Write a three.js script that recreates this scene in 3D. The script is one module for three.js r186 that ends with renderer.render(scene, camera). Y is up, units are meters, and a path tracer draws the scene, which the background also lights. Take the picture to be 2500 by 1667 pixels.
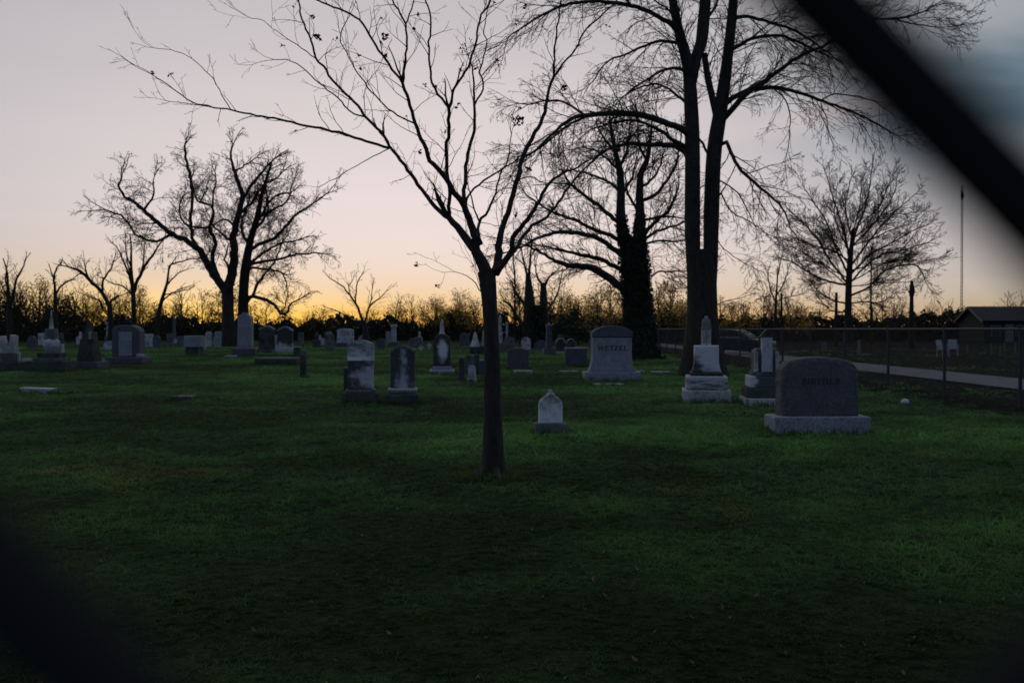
import * as THREE from 'three';
import { RoundedBoxGeometry } from 'three/addons/geometries/RoundedBoxGeometry.js';
import { mergeGeometries } from 'three/addons/utils/BufferGeometryUtils.js';
import { FontLoader } from 'three/addons/loaders/FontLoader.js';
import { TextGeometry } from 'three/addons/geometries/TextGeometry.js';

// ---------------------------------------------------------------- camera, sky, sun, exposure
const scene = new THREE.Scene();
const EYE = 1.5, PITCH = 0.0141, FOCAL = 2165;            // eye height in metres, pitch down in radians, focal length in pixels of the 2500 px wide photograph
const camera = new THREE.PerspectiveCamera(2 * Math.atan(833.5 / FOCAL) * 180 / Math.PI, 1024 / 682, 0.005, 3000);
camera.position.set(0, EYE, 0);
camera.rotation.set(-PITCH, 0, 0);
camera.focus = 3.4;
camera.userData.fStop = 7;
scene.add(camera);

const renderer = new THREE.WebGLRenderer({ antialias: true });
renderer.setSize(1024, 682);
renderer.toneMapping = THREE.LinearToneMapping;
renderer.toneMappingExposure = 1.0;
renderer.shadowMap.enabled = true;

const { smoothstep, lerp, clamp } = THREE.MathUtils;
function rng(seed) { let a = seed >>> 0; return () => { a = (a + 0x6D2B79F5) | 0; let t = Math.imul(a ^ (a >>> 15), 1 | a); t = (t + Math.imul(t ^ (t >>> 7), 61 | t)) ^ t; return ((t ^ (t >>> 14)) >>> 0) / 4294967296; }; }
function hash2(x, y) { let h = Math.imul(x | 0, 374761393) + Math.imul(y | 0, 668265263); h = Math.imul(h ^ (h >>> 13), 1274126177); return ((h ^ (h >>> 16)) >>> 0) / 4294967296; }
function vnoise(x, y, per = 0) {
  const xi = Math.floor(x), yi = Math.floor(y), fx = x - xi, fy = y - yi, u = fx * fx * (3 - 2 * fx), v = fy * fy * (3 - 2 * fy);
  const w = per ? (k) => ((k % per) + per) % per : (k) => k;
  return lerp(lerp(hash2(w(xi), w(yi)), hash2(w(xi + 1), w(yi)), u), lerp(hash2(w(xi), w(yi + 1)), hash2(w(xi + 1), w(yi + 1)), u), v);
}
function fbm(x, y, oct = 4, per = 0) { let s = 0, a = 0.5, n = 0; for (let i = 0; i < oct; i++) { s += a * vnoise(x + i * 17.3 * (per ? 0 : 1), y + i * 9.1 * (per ? 0 : 1), per); n += a; a *= 0.5; x *= 2; y *= 2; per *= 2; } return s / n; }

const SUN_AZ = -20, SUN_EL = 1.2;
{ // dusk sky: afterglow over the cemetery, slate cloud bank to the right, blue dusk behind
  const W = 2048, H = 1024, d = new Float32Array(W * H * 4);
  for (let r = 0; r < H; r++) {
    const el = (r + 0.5) / H * 180 - 90;
    for (let c = 0; c < W; c++) {
      let az = ((c + 0.5) / W * 2 - 1) * 180 + 90; if (az > 180) az -= 360;
      const e = Math.max(0, el), da = az + 6, ds = az - SUN_AZ;
      const back = smoothstep(Math.abs(da), 45, 125) * (1 - 0.75 * smoothstep(el, 18, 80));
      const zen = [lerp(0.295, 0.11, back), lerp(0.325, 0.16, back), lerp(0.365, 0.285, back)];
      const w = Math.exp(-((da / 36) ** 2)) * Math.exp(-((Math.max(0, e - 3) / 19) ** 2));
      let col = [zen[0] + 0.58 * w, zen[1] + 0.435 * w, zen[2] + 0.385 * w];
      const y = Math.min(1, 1.15 * Math.exp(-((e / 2.9) ** 1.3))) * (0.5 + 0.5 * Math.exp(-((ds / 34) ** 2))) * (1 - 0.8 * back);
      col = [col[0] * lerp(1, 1.08, y), col[1] * lerp(1, 0.74, y), col[2] * lerp(1, 0.13, y)];
      const red = Math.exp(-((e / 1.25) ** 2)) * (1 - 0.75 * Math.exp(-((ds / 7) ** 2))) * (1 - back);
      col = [col[0] * (1 - 0.08 * red), col[1] * (1 - 0.26 * red), col[2] * (1 - 0.45 * red)];
      const hot = Math.exp(-((ds / 9) ** 2) - ((e - 0.4) / 1.8) ** 2) * (1 - back);
      col = [col[0] + 0.42 * hot, col[1] + 0.25 * hot, col[2] + 0.03 * hot];
      // cloud bank
      const n = fbm(az / 7 + 3, el / 1.7 + az * 0.1, 6), n2 = fbm(az / 22 + 40, el / 5, 3);
      const band = Math.exp(-(((el - 13.2 - (az - 27) * 0.02) / 3.6) ** 2)) * smoothstep(az, 15, 26) * (1 - smoothstep(az, 70, 120));
      const m = smoothstep(band * (0.35 + 1.15 * n), 0.16, 0.95);
      col = col.map((v, i) => lerp(v, [0.03, 0.065, 0.115][i], m * 0.93));
      const teal = smoothstep(az, 8, 30) * (1 - smoothstep(az, 70, 120)) * smoothstep(el, 5, 11) * (1 - 0.75 * smoothstep(el, 14, 19)) * (1 - smoothstep(el, 30, 50)) * (0.45 + 0.75 * n2);
      col = col.map((v, i) => lerp(v, [0.17, 0.25, 0.3][i], clamp(teal * 0.75, 0, 1)));
      const pink = Math.exp(-(((el - 12.9 + (az - 20) * -0.16) / 0.7) ** 2)) * smoothstep(az, 11, 20) * (1 - smoothstep(az, 24, 27));
      col = col.map((v, i) => v + [0.1, 0.035, 0.02][i] * pink * (0.5 + n));
      const veil = 1 + 0.1 * (n2 - 0.5) * smoothstep(el, 3, 14) + 0.1 * (fbm(az / 16 + 9, el / 0.8, 4) - 0.5) * smoothstep(el, 0.5, 3) * (0.35 + 0.65 * smoothstep(az, -5, 20));
      const o = (r * W + c) * 4;
      d[o] = col[0] * veil; d[o + 1] = col[1] * veil; d[o + 2] = col[2] * veil; d[o + 3] = 1;
    }
  }
  const t = new THREE.DataTexture(d, W, H, THREE.RGBAFormat, THREE.FloatType);
  t.mapping = THREE.EquirectangularReflectionMapping; t.magFilter = t.minFilter = THREE.LinearFilter; t.needsUpdate = true;
  scene.background = t; scene.environment = t;
}
const sun = new THREE.DirectionalLight(0xff9a4a, 0.25);   // the last rim of the sun behind the far trees
{
  const a = SUN_AZ * Math.PI / 180, e = SUN_EL * Math.PI / 180;
  sun.position.set(Math.sin(a) * Math.cos(e) * 300, Math.sin(e) * 300, -Math.cos(a) * Math.cos(e) * 300);
  sun.castShadow = true;
  Object.assign(sun.shadow.camera, { left: -160, right: 160, top: 60, bottom: -60, near: 1, far: 700 });
  sun.shadow.mapSize.set(4096, 4096);
  scene.add(sun);
}

// ---------------------------------------------------------------- helpers
const used = {};
function numbered(n) { const k = used[n] = (used[n] ?? -1) + 1; return k ? n + '_' + String(k).padStart(3, '0') : n; }
function tag(o, label, category, group, kind) { if (label) o.userData.label = label; if (category) o.userData.category = category; if (group) o.userData.group = group; if (kind) o.userData.kind = kind; return o; }
function thing(name, label, category, x, y, z, turn = 0, group) {
  const o = new THREE.Group(); o.name = numbered(name); o.position.set(x, y, z); o.rotation.y = turn; scene.add(o);
  return tag(o, label, category, group);
}
function mesh(name, geo, mat, parent) { const m = new THREE.Mesh(geo, mat); m.name = parent ? name : numbered(name); m.castShadow = m.receiveShadow = true; (parent ?? scene).add(m); return m; }
const cp = Math.cos(PITCH), sp = Math.sin(PITCH);
function P(sx, sy, Z) { // the point of the world that stands at depth Z on the sight line through a place of the photograph
  const u = (sx - 1250) / FOCAL, v = (833.5 - sy) / FOCAL, t = Z / (cp + v * sp);
  return new THREE.Vector3(u * t, EYE + (v * cp - sp) * t, -Z);
}
function ground(sx, sy) { // where that sight line meets level ground
  const u = (sx - 1250) / FOCAL, v = (833.5 - sy) / FOCAL, t = -EYE / (v * cp - sp);
  return new THREE.Vector3(u * t, 0, -t * (cp + v * sp));
}
const FENCE_X = 9.7, LANE_L = 12.4, LANE_R = 15.1;
function lie(x, z) { const flat = 1 - smoothstep(x, 7, 10.5); return ((fbm(x / 3.1 + 50, z / 3.1, 3) - 0.5) * 0.11 + (fbm(x / 0.8, z / 0.8, 2) - 0.5) * 0.03) * flat * smoothstep(Math.hypot(x, z), 1, 5); }

function dataTex(n, m, fn, srgb = false) {
  const d = new Uint8Array(n * m * 4);
  for (let j = 0; j < m; j++) for (let i = 0; i < n; i++) { const c = fn((i + 0.5) / n, (j + 0.5) / m); const o = (j * n + i) * 4; for (let k = 0; k < 3; k++) d[o + k] = clamp(Math.round((srgb ? Math.pow(clamp(c[k], 0, 1), 1 / 2.2) : c[k]) * 255), 0, 255); d[o + 3] = 255; }
  const t = new THREE.DataTexture(d, n, m, THREE.RGBAFormat); t.wrapS = t.wrapT = THREE.RepeatWrapping; t.magFilter = THREE.LinearFilter; t.minFilter = THREE.LinearMipmapLinearFilter; t.generateMipmaps = true;
  if (srgb) t.colorSpace = THREE.SRGBColorSpace; t.needsUpdate = true; return t;
}
function boxUV(g, k = 1, ou = 0, ov = 0) { // uv in metres from the dominant axis of each face
  g = g.index ? g.toNonIndexed() : g; const p = g.attributes.position, n = g.attributes.normal, uv = new Float32Array(p.count * 2);
  for (let i = 0; i < p.count; i += 3) {
    let ax = 0, ay = 0, az = 0; for (let j = 0; j < 3; j++) { ax += Math.abs(n.getX(i + j)); ay += Math.abs(n.getY(i + j)); az += Math.abs(n.getZ(i + j)); }
    for (let j = 0; j < 3; j++) {
      const x = p.getX(i + j), y = p.getY(i + j), z = p.getZ(i + j);
      const [a, b] = az >= ax && az >= ay ? [x, y] : ax >= ay ? [z, y] : [x, z];
      uv[(i + j) * 2] = a * k + ou; uv[(i + j) * 2 + 1] = b * k + ov;
    }
  }
  g.setAttribute('uv', new THREE.BufferAttribute(uv, 2)); return g;
}
class MB { // collects tubes and faces into one geometry
  constructor() { this.p = []; this.n = []; this.u = []; this.i = []; }
  tube(pts, rad, sides = 3, cap = true) {
    const T = new THREE.Vector3(), N = new THREE.Vector3(1, 0.13, 0.31).normalize(), B = new THREE.Vector3(); let len = 0;
    const base = this.p.length / 3, m = pts.length;
    for (let k = 0; k < m; k++) {
      const a = pts[Math.max(0, k - 1)], b = pts[Math.min(m - 1, k + 1)];
      T.subVectors(b, a).normalize(); N.addScaledVector(T, -N.dot(T)); if (N.lengthSq() < 1e-6) N.set(T.y, -T.x, 0.2); N.normalize(); B.crossVectors(T, N);
      if (k) len += pts[k].distanceTo(pts[k - 1]);
      for (let s = 0; s <= sides; s++) {
        const f = s / sides * Math.PI * 2, cx = Math.cos(f), cy = Math.sin(f), r = rad[k];
        const nx = N.x * cx + B.x * cy, ny = N.y * cx + B.y * cy, nz = N.z * cx + B.z * cy;
        this.p.push(pts[k].x + nx * r, pts[k].y + ny * r, pts[k].z + nz * r); this.n.push(nx, ny, nz); this.u.push(s / sides * Math.max(0.3, rad[0] * 6.3), len);
      }
    }
    const w = sides + 1;
    for (let k = 0; k < m - 1; k++) for (let s = 0; s < sides; s++) { const a = base + k * w + s; this.i.push(a, a + 1, a + w, a + 1, a + w + 1, a + w); }
    if (cap && sides > 3) for (let s = 1; s < sides - 1; s++) { const a = base + (m - 1) * w; this.i.push(a, a + s, a + s + 1); }
  }
  tri(a, b, c, n) { const o = this.p.length / 3; for (const v of [a, b, c]) { this.p.push(v.x, v.y, v.z); this.n.push(n.x, n.y, n.z); this.u.push(v.x, v.y); } this.i.push(o, o + 1, o + 2); }
  leaf(p, size, rand) { // a small bent leaf of two triangles
    const a = new THREE.Vector3(rand() - 0.5, rand() - 0.5, rand() - 0.5).normalize(), b = new THREE.Vector3(rand() - 0.5, rand() - 0.5, rand() - 0.5).cross(a).normalize(), n = new THREE.Vector3().crossVectors(a, b);
    const q = (s, t, h) => p.clone().addScaledVector(a, s * size).addScaledVector(b, t * size).addScaledVector(n, h * size);
    const A = q(-0.5, 0, 0), B = q(0.05, 0.3, 0.12), C = q(0.55, 0, 0), D = q(0.05, -0.3, 0.1);
    this.tri(A, C, B, n); this.tri(A, D, C, n);
  }
  get empty() { return !this.i.length; }
  geo() {
    const g = new THREE.BufferGeometry(); g.setAttribute('position', new THREE.Float32BufferAttribute(this.p, 3)); g.setAttribute('normal', new THREE.Float32BufferAttribute(this.n, 3)); g.setAttribute('uv', new THREE.Float32BufferAttribute(this.u, 2)); g.setIndex(this.i); return g;
  }
}

// ---------------------------------------------------------------- materials
const M = {};
function std(color, rough = 0.9, extra = {}) { const m = new THREE.MeshStandardMaterial({ roughness: rough, ...extra }); m.color.setRGB(...color); return m; }
const graniteMap = dataTex(512, 512, (u, v) => { const s = fbm(u * 90, v * 90, 2, 90), b = fbm(u * 6, v * 6, 4, 6), k = (0.6 + 0.55 * (s - 0.5) * 2 * 0.8) * (0.75 + 0.5 * b); return [k, k * 1.0, k * 1.02]; }, true);
const marbleMap = dataTex(512, 512, (u, v) => { const b = fbm(u * 5, v * 4, 5, 5 * 4), l = smoothstep(fbm(u * 6, v * 3, 5, 6) + 0.3 * (fbm(u * 40, v * 40, 2, 40) - 0.5), 0.3, 0.8), s = fbm(u * 60, v * 60, 2, 60), k = (0.6 + 0.4 * b) * (1 - 0.62 * l) * (0.86 + 0.28 * s); return [k, k, k * 0.98]; }, true);
const stoneBump = dataTex(256, 256, (u, v) => { const k = fbm(u * 24, v * 24, 4, 24); return [k, k, k]; });
const barkMap = dataTex(256, 512, (u, v) => { const k = 0.5 + 0.8 * (fbm(u * 14, v * 7, 4, 7 * 2) - 0.35); return [k, k * 0.95, k * 0.88]; }, true);
const barkBump = dataTex(256, 512, (u, v) => { const k = Math.abs(fbm(u * 12, v * 4, 4, 4 * 3) - 0.5) * 2; return [k, k, k]; });
M.granite = std([0.41, 0.41, 0.45], 0.85, { map: graniteMap, bumpMap: stoneBump, bumpScale: 0.004 });
M.graniteDark = std([0.13, 0.13, 0.15], 0.75, { map: graniteMap, bumpMap: stoneBump, bumpScale: 0.004 });
M.granitePale = std([0.62, 0.62, 0.65], 0.9, { map: graniteMap, bumpMap: stoneBump, bumpScale: 0.006 });
M.rock = std([0.17, 0.165, 0.15], 0.95, { map: graniteMap, bumpMap: stoneBump, bumpScale: 0.02 });
M.marble = std([0.62, 0.62, 0.64], 0.8, { map: marbleMap, bumpMap: stoneBump, bumpScale: 0.003 });
M.marbleClean = std([0.62, 0.63, 0.64], 0.75, { map: graniteMap });
M.weathered = std([0.19, 0.19, 0.18], 0.95, { map: marbleMap, bumpMap: stoneBump, bumpScale: 0.006 });
M.mossy = std([0.09, 0.095, 0.08], 1, { map: marbleMap, bumpMap: stoneBump, bumpScale: 0.008 });
M.incised = std([0.035, 0.035, 0.04], 1);
M.bark = std([0.06, 0.052, 0.044], 1, { map: barkMap, bumpMap: barkBump, bumpScale: 0.035 });
M.twig = std([0.03, 0.024, 0.018], 1);
M.farTwig = std([0.05, 0.036, 0.022], 1);
M.ivy = std([0.012, 0.026, 0.009], 0.8, { side: THREE.DoubleSide });
M.deadLeaf = std([0.05, 0.032, 0.015], 1, { side: THREE.DoubleSide });
M.bud = new THREE.MeshPhysicalMaterial({ roughness: 1, specularIntensity: 0.2, transmission: 0.75, thickness: 0, side: THREE.DoubleSide }); M.bud.color.setRGB(0.5, 0.29, 0.04);
M.evergreen = std([0.012, 0.03, 0.012], 0.9, { side: THREE.DoubleSide });
M.shrub = std([0.02, 0.02, 0.008], 1, { side: THREE.DoubleSide });
M.galv = std([0.035, 0.036, 0.04], 0.7);
M.shadedWire = new THREE.MeshPhysicalMaterial({ roughness: 1, specularIntensity: 0.15 }); M.shadedWire.color.setRGB(0.02, 0.02, 0.02);  // colour blackened in place of shade from someone standing close behind the wires
M.lane = std([0.2, 0.2, 0.225], 0.95, { map: graniteMap });
M.roofing = std([0.03, 0.024, 0.022], 0.95);
M.siding = std([0.028, 0.028, 0.025], 0.9);
M.trim = std([0.15, 0.14, 0.12], 0.8);
M.whitePaint = std([0.42, 0.44, 0.47], 0.6);
M.glassDark = std([0.02, 0.022, 0.025], 0.08);
M.carPaint = new THREE.MeshPhysicalMaterial({ roughness: 0.5, clearcoat: 0.12, clearcoatRoughness: 0.2 }); M.carPaint.color.setRGB(0.012, 0.013, 0.016);
M.rubber = std([0.012, 0.012, 0.012], 0.9);
M.chrome = std([0.7, 0.7, 0.7], 0.15, { metalness: 1 });
M.chairPlastic = std([0.3, 0.31, 0.34], 0.6);
M.lampGlass = std([0.7, 0.68, 0.62], 0.15);
M.timber = std([0.035, 0.028, 0.022], 1, { map: barkMap });

// ---------------------------------------------------------------- ground
function grassPatch(x, z) { return clamp(0.45 + 2.1 * (fbm(x / 4.2 + 11, z / 3 + 7, 4) - 0.5) + 1.1 * (fbm(x / 0.9 + 5, z / 0.75, 3) - 0.5), 0, 1); }
function darkGround(x, z) { const e = smoothstep(x + (fbm(z / 2.5, x / 2.5, 3) - 0.5) * 2.2, 7.7, 9.2); return e; }  // ground turns darker towards the side fence and stays so beyond it
{
  const R = [], A = []; for (let r = 0.4; r < 1400; r *= 1.018 + Math.min(0.05, r / 3000)) R.push(r);
  for (let a = -180; a < 180;) { A.push(a); a += Math.abs(a + 0.3) < 48 ? 0.45 : 4; } A.push(180);
  const p = [], col = [], uv = [], ix = [];
  for (const r of R) for (const a of A) {
    const f = a * Math.PI / 180, x = Math.sin(f) * r, z = -Math.cos(f) * r, g = grassPatch(x, z), d = darkGround(x, z);
    p.push(x, lie(x, z), z); uv.push(x / 3, z / 3);
    const grass = [lerp(0.016, 0.05, g), lerp(0.03, 0.1, g), lerp(0.01, 0.026, g)], darkTone = [0.009, 0.009, 0.006];
    col.push(...grass.map((v, i) => lerp(v, darkTone[i], d)));
  }
  const n = A.length;
  for (let j = 0; j < R.length - 1; j++) for (let i = 0; i < n - 1; i++) { const a = j * n + i; ix.push(a, a + n, a + 1, a + 1, a + n, a + n + 1); }
  const c0 = p.length / 3; p.push(0, 0, 0); uv.push(0, 0); col.push(0.02, 0.04, 0.012); for (let i = 0; i < n - 1; i++) ix.push(c0, i, i + 1);
  const g = new THREE.BufferGeometry(); g.setAttribute('position', new THREE.Float32BufferAttribute(p, 3)); g.setAttribute('uv', new THREE.Float32BufferAttribute(uv, 2)); g.setAttribute('color', new THREE.Float32BufferAttribute(col, 3)); g.setIndex(ix); g.computeVertexNormals();
  const nrm = g.attributes.normal; if (nrm.getY(5) < 0) { for (let i = 0; i < nrm.count; i++) nrm.setXYZ(i, -nrm.getX(i), -nrm.getY(i), -nrm.getZ(i)); const q = g.index.array; for (let i = 0; i < q.length; i += 3) { const t = q[i]; q[i] = q[i + 1]; q[i + 1] = t; } }
  const turf = dataTex(512, 512, (u, v) => { const k = 0.45 + 1.0 * (fbm(u * 48, v * 48, 3, 48) - 0.3) + 0.5 * (fbm(u * 7, v * 7, 3, 7) - 0.5); return [k, k, k * 0.9]; }, true);
  const m = new THREE.MeshPhysicalMaterial({ vertexColors: true, roughness: 1, specularIntensity: 0.1, map: turf, bumpMap: turf, bumpScale: 0.05 });
  tag(mesh('ground', g, m), 'dark green cemetery lawn running back to the far trees', 'ground', null, 'structure');
}
{ // pale lane beyond the side fence, with a low kerb on each side
  const g = []; for (let z = 4; z > -150; z -= 2) { const q = new THREE.PlaneGeometry(LANE_R - LANE_L, 2); q.rotateX(-Math.PI / 2); q.translate((LANE_L + LANE_R) / 2, 0.03, z - 1); g.push(q); }
  tag(mesh('lane', boxUV(mergeGeometries(g), 0.5), M.lane), 'pale narrow lane running beyond the chain-link side fence', 'lane', null, 'structure');
}

// ---------------------------------------------------------------- grass and fallen leaves
{
  const blade = (rand, mb) => {
    const a = rand() * 6.283, r = Math.sqrt(rand()) * 0.045, h = 0.022 + rand() * 0.035, w = 0.0024 + rand() * 0.0022, l = 0.02 + rand() * 0.055, f = rand() * 6.283;
    const b = new THREE.Vector3(Math.cos(a) * r, -0.01, Math.sin(a) * r), d = new THREE.Vector3(Math.cos(f), 0, Math.sin(f)), s = new THREE.Vector3(-d.z, 0, d.x).multiplyScalar(w);
    const m1 = b.clone().addScaledVector(d, l * 0.35).add(new THREE.Vector3(0, h * 0.65, 0)), t = b.clone().addScaledVector(d, l).add(new THREE.Vector3(0, h, 0));
        const b0 = b.clone().add(s), b1 = b.clone().sub(s), c0 = m1.clone().addScaledVector(s, 0.8), c1 = m1.clone().addScaledVector(s, -0.8);
    const fn = (p, q, o) => q.clone().sub(p).cross(o.clone().sub(p)).normalize(), n1 = fn(b0, b1, c0), n2 = fn(c0, c1, t);
    mb.tri(b0, b1, c0, n1); mb.tri(b1, c1, c0, n1); mb.tri(c0, c1, t, n2);
  };
  const rand = rng(77), grassMat = new THREE.MeshPhysicalMaterial({ roughness: 0.9, specularIntensity: 0.25, transmission: 0.55, thickness: 0, side: THREE.DoubleSide });
  grassMat.color.setRGB(1, 1, 1);
  const zones = [[2.2, 8, 430, 1], [8, 15, 260, 1.2], [15, 32, 100, 1.8], [32, 72, 30, 2.7]];
  const dummy = new THREE.Object3D(), c = new THREE.Color();
  zones.forEach(([z0, z1, dens, k], zi) => {
    const mb = new MB(); for (let i = 0; i < (zi < 2 ? 11 : 8); i++) blade(rand, mb);
    const half = (z) => 0.66 * z + 1.2, area = (z1 - z0) * (half(z0) + half(z1)), N = Math.round(area * dens), mats = [], cols = [];
    for (let i = 0; i < N; i++) {
      const z = z0 + rand() * (z1 - z0), x = (rand() * 2 - 1) * half(z1); if (Math.abs(x) > half(z)) continue;
      const dd = darkGround(x, -z); if (rand() < dd * 0.93) continue;
      const g = grassPatch(x, -z), near = smoothstep(z, 3, 8);
      const s = k * (0.65 + 0.6 * rand()) * (0.6 + 0.75 * g) * (rand() < 0.07 ? 1.7 : 1);
      dummy.position.set(x, lie(x, -z), -z); dummy.rotation.set((rand() - 0.5) * 0.3, rand() * 6.283, (rand() - 0.5) * 0.3); dummy.scale.set(s * (k > 1 ? 1.25 : 1), s * (0.8 / k ** 0.6), s * (k > 1 ? 1.25 : 1)); dummy.updateMatrix();
      const dry = smoothstep(fbm(x / 1.7 + 90, -z / 1.5, 3), 0.7, 0.85), v = 1.22 * (0.6 + 0.8 * rand()) * lerp(0.46, 1.22, g ** 1.2) * lerp(0.6, 1, near);  // lens falloff and shade put into the tuft colour towards the viewer
      mats.push(dummy.matrix.clone()); c.setRGB(lerp(0.09, 0.19, dry) * v, lerp(0.2, 0.25, dry) * v, lerp(0.045, 0.055, dry) * v); cols.push(c.clone());
    }
    const im = new THREE.InstancedMesh(mb.geo(), grassMat, mats.length); mats.forEach((m, i) => { im.setMatrixAt(i, m); im.setColorAt(i, cols[i]); });
    im.name = numbered('grass'); scene.add(im);
    tag(im, ['short grass nearest the camera, shade put into its colour', 'short grass round the nearest young tree', 'short grass among the middle gravestones', 'short grass among the distant gravestones'][zi], 'grass', null, 'stuff');
  });
  const mb = new MB(); mb.leaf(new THREE.Vector3(0, 0.05, 0), 0.06, rng(5)); mb.leaf(new THREE.Vector3(0.02, 0.05, 0.01), 0.045, rng(9));
  const N = 900, im = new THREE.InstancedMesh(mb.geo(), std([1, 1, 1], 0.9, { side: THREE.DoubleSide }), N);
  for (let i = 0; i < N; i++) { const z = 3 + 26 * rand() ** 1.4, x = (rand() * 2 - 1) * (0.62 * z + 1); dummy.position.set(x, lie(x, -z) - 0.01, -z); dummy.rotation.set(0, rand() * 6.28, 0); dummy.scale.setScalar(0.3 + 0.4 * rand()); dummy.updateMatrix(); im.setMatrixAt(i, dummy.matrix); const v = 0.3 + 0.7 * rand(); im.setColorAt(i, c.setRGB(0.16 * v, 0.11 * v, 0.06 * v)); }
  im.name = 'fallen_leaves'; scene.add(im); tag(im, 'small pale fallen leaves scattered over the lawn', 'leaves', null, 'stuff');
}

// ---------------------------------------------------------------- trees
const V3 = (x, y, z) => new THREE.Vector3(x, y, z);
function rvec(rand) { return V3(rand() * 2 - 1, rand() * 2 - 1, rand() * 2 - 1); }
// grows a side branch and its own side branches; collects them in mb
function grow(mb, start, dir, len, r0, level, o, rand, tips) {
  const n = Math.max(3, Math.min(7, Math.round(len / o.seg))), pts = [start.clone()], rad = [r0], d = dir.clone(), rEnd = Math.max(o.rmin, r0 * 0.35), sl = len / n;
  for (let i = 1; i <= n; i++) {
    d.addScaledVector(rvec(rand), o.gnarl); d.y += o.up * (level === 0 ? 1 : 0.6) - o.droop * (i / n) * (level + 1); d.normalize();
    pts.push(pts[i - 1].clone().addScaledVector(d, sl)); rad.push(lerp(r0, rEnd, i / n));
  }
  mb.tube(pts, rad, r0 > 0.03 ? 5 : 3, false);
  if (tips) tips.push(pts[n]);
  if (level >= o.levels - 1) return;
  const count = Math.max(1, Math.round(len * o.dens[level] * (0.7 + 0.6 * rand())));
  for (let k = 0; k < count; k++) {
    const t = 0.18 + 0.82 * (k + rand()) / count, f = Math.min(n - 1, Math.floor(t * n)), p = pts[f].clone().lerp(pts[f + 1], t * n - f);
    const td = pts[f + 1].clone().sub(pts[f]).normalize(), ax = rvec(rand).cross(td).normalize(), nd = td.clone().applyAxisAngle(ax, o.angle * (0.6 + 0.7 * rand()));
    grow(mb, p, nd, len * o.ratio * (0.55 + 0.7 * rand()) * (1.15 - 0.6 * t), Math.max(o.rmin, lerp(r0, rEnd, t) * 0.62), level + 1, o, rand, tips);
  }
}
// a tree whose main limbs follow paths seen in the photograph, each at its own depth
function limbTree(name, label, category, Z, seed, trunks, limbs, o) {
  const rand = rng(seed), root = P(...trunks[0].pts[0], Z), t = thing(name, label, category, root.x, 0, root.z);
  const off = V3(root.x, 0, root.z), all = [], twigs = new MB(), tips = [];
  const build = (l, isTrunk) => {
    const q = l.pts, parent = l.from === undefined ? null : all[l.from];
    let z0 = l.z0 ?? 0; if (parent) { let best = 1e9; for (const s of parent.sm) { const dd = (s.x - q[0][0]) ** 2 + (s.y - q[0][1]) ** 2; if (dd < best) { best = dd; z0 = s.dz; } } }
    let L = 0; for (let i = 1; i < q.length; i++) L += Math.hypot(q[i][0] - q[i - 1][0], q[i][1] - q[i - 1][1]); const Lm = L * Z / FOCAL;
    const z1 = l.dz !== undefined ? z0 + l.dz : z0 + (isTrunk ? 0 : (rand() < 0.5 ? -1 : 1) * (0.25 + 0.4 * rand()) * Lm);
    const c2 = new THREE.CatmullRomCurve3(q.map(([x, y], i) => V3(x, y, lerp(z0, z1, i / (q.length - 1)))), false, 'centripetal');
    const n = Math.max(5, Math.round(Lm / (o.step ?? 0.12))), sm = c2.getSpacedPoints(Math.min(n, 60)).map((v) => ({ x: v.x, y: v.y, dz: v.z }));
    const pts = sm.map((s, i) => P(s.x, s.y, Z + s.dz).sub(off).addScaledVector(rvec(rand), isTrunk || i === 0 ? 0 : (o.kink ?? 0.012)));
    const pos = (k) => { const q = isTrunk ? 1 : o.thin ?? 1, f = k * (l.r.length - 1), i = Math.min(l.r.length - 2, Math.floor(f)); return q * lerp(l.r[i], l.r[i + 1], f - i) * Z / FOCAL; };
    const rad = sm.map((_, i) => Math.max(o.rmin, pos(i / (sm.length - 1))));
    all.push({ sm, pts, rad, Lm, l });
    const mb = new MB(); mb.tube(pts, rad, isTrunk ? 14 : rad[0] > 0.03 ? 8 : 5); mesh(isTrunk ? 'trunk' : 'limb', mb.geo(), M.bark, t);
  };
  trunks.forEach((l) => build(l, true)); limbs.forEach((l) => build(l, false));
  for (const a of all) {
    if (a.l.bare) continue;
    const trunk = trunks.includes(a.l), count = Math.round(a.Lm * (a.l.dens ?? o.first) * (trunk ? (o.trunkDens ?? 0) : 1));
    for (let k = 0; k < count; k++) {
      const t0 = trunk ? 0.5 : a.l.t0 ?? 0.12, tt = t0 + (1 - t0) * (k + rand()) / count, f = Math.min(a.pts.length - 2, Math.floor(tt * (a.pts.length - 1))), p = a.pts[f].clone().lerp(a.pts[f + 1], tt * (a.pts.length - 1) - f);
      const td = a.pts[f + 1].clone().sub(a.pts[f]).normalize(), ax = rvec(rand).cross(td).normalize(), nd = td.clone().applyAxisAngle(ax, o.angle * (0.7 + 0.7 * rand()));
      const len = o.len * (0.5 + 0.8 * rand()) * (1.2 - 0.55 * tt) * (a.l.k ?? 1);
      grow(twigs, p, nd, len, clamp(a.rad[f] * 0.5, o.rmin, o.rmax), 0, o, rand, tips);
    }
    if (!trunk) { const m = a.pts.length - 1; for (let k = 0; k < 2; k++) grow(twigs, a.pts[m], a.pts[m].clone().sub(a.pts[m - 1]).normalize().addScaledVector(rvec(rand), 0.35).normalize(), o.len * (0.6 + 0.5 * rand()), Math.max(o.rmin, a.rad[m] * 0.8), 0, o, rand, tips); }
  }
  tag(mesh('twigs', twigs.geo(), M.twig, t), null, null, null, 'stuff');
  return { t, tips, rand, all };
}
const pp = (s) => s.trim().split(/\s+/).map((q) => q.split(',').map(Number));
const L = (s, r, from, x = {}) => ({ pts: pp(s), r, from, ...x });

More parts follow.
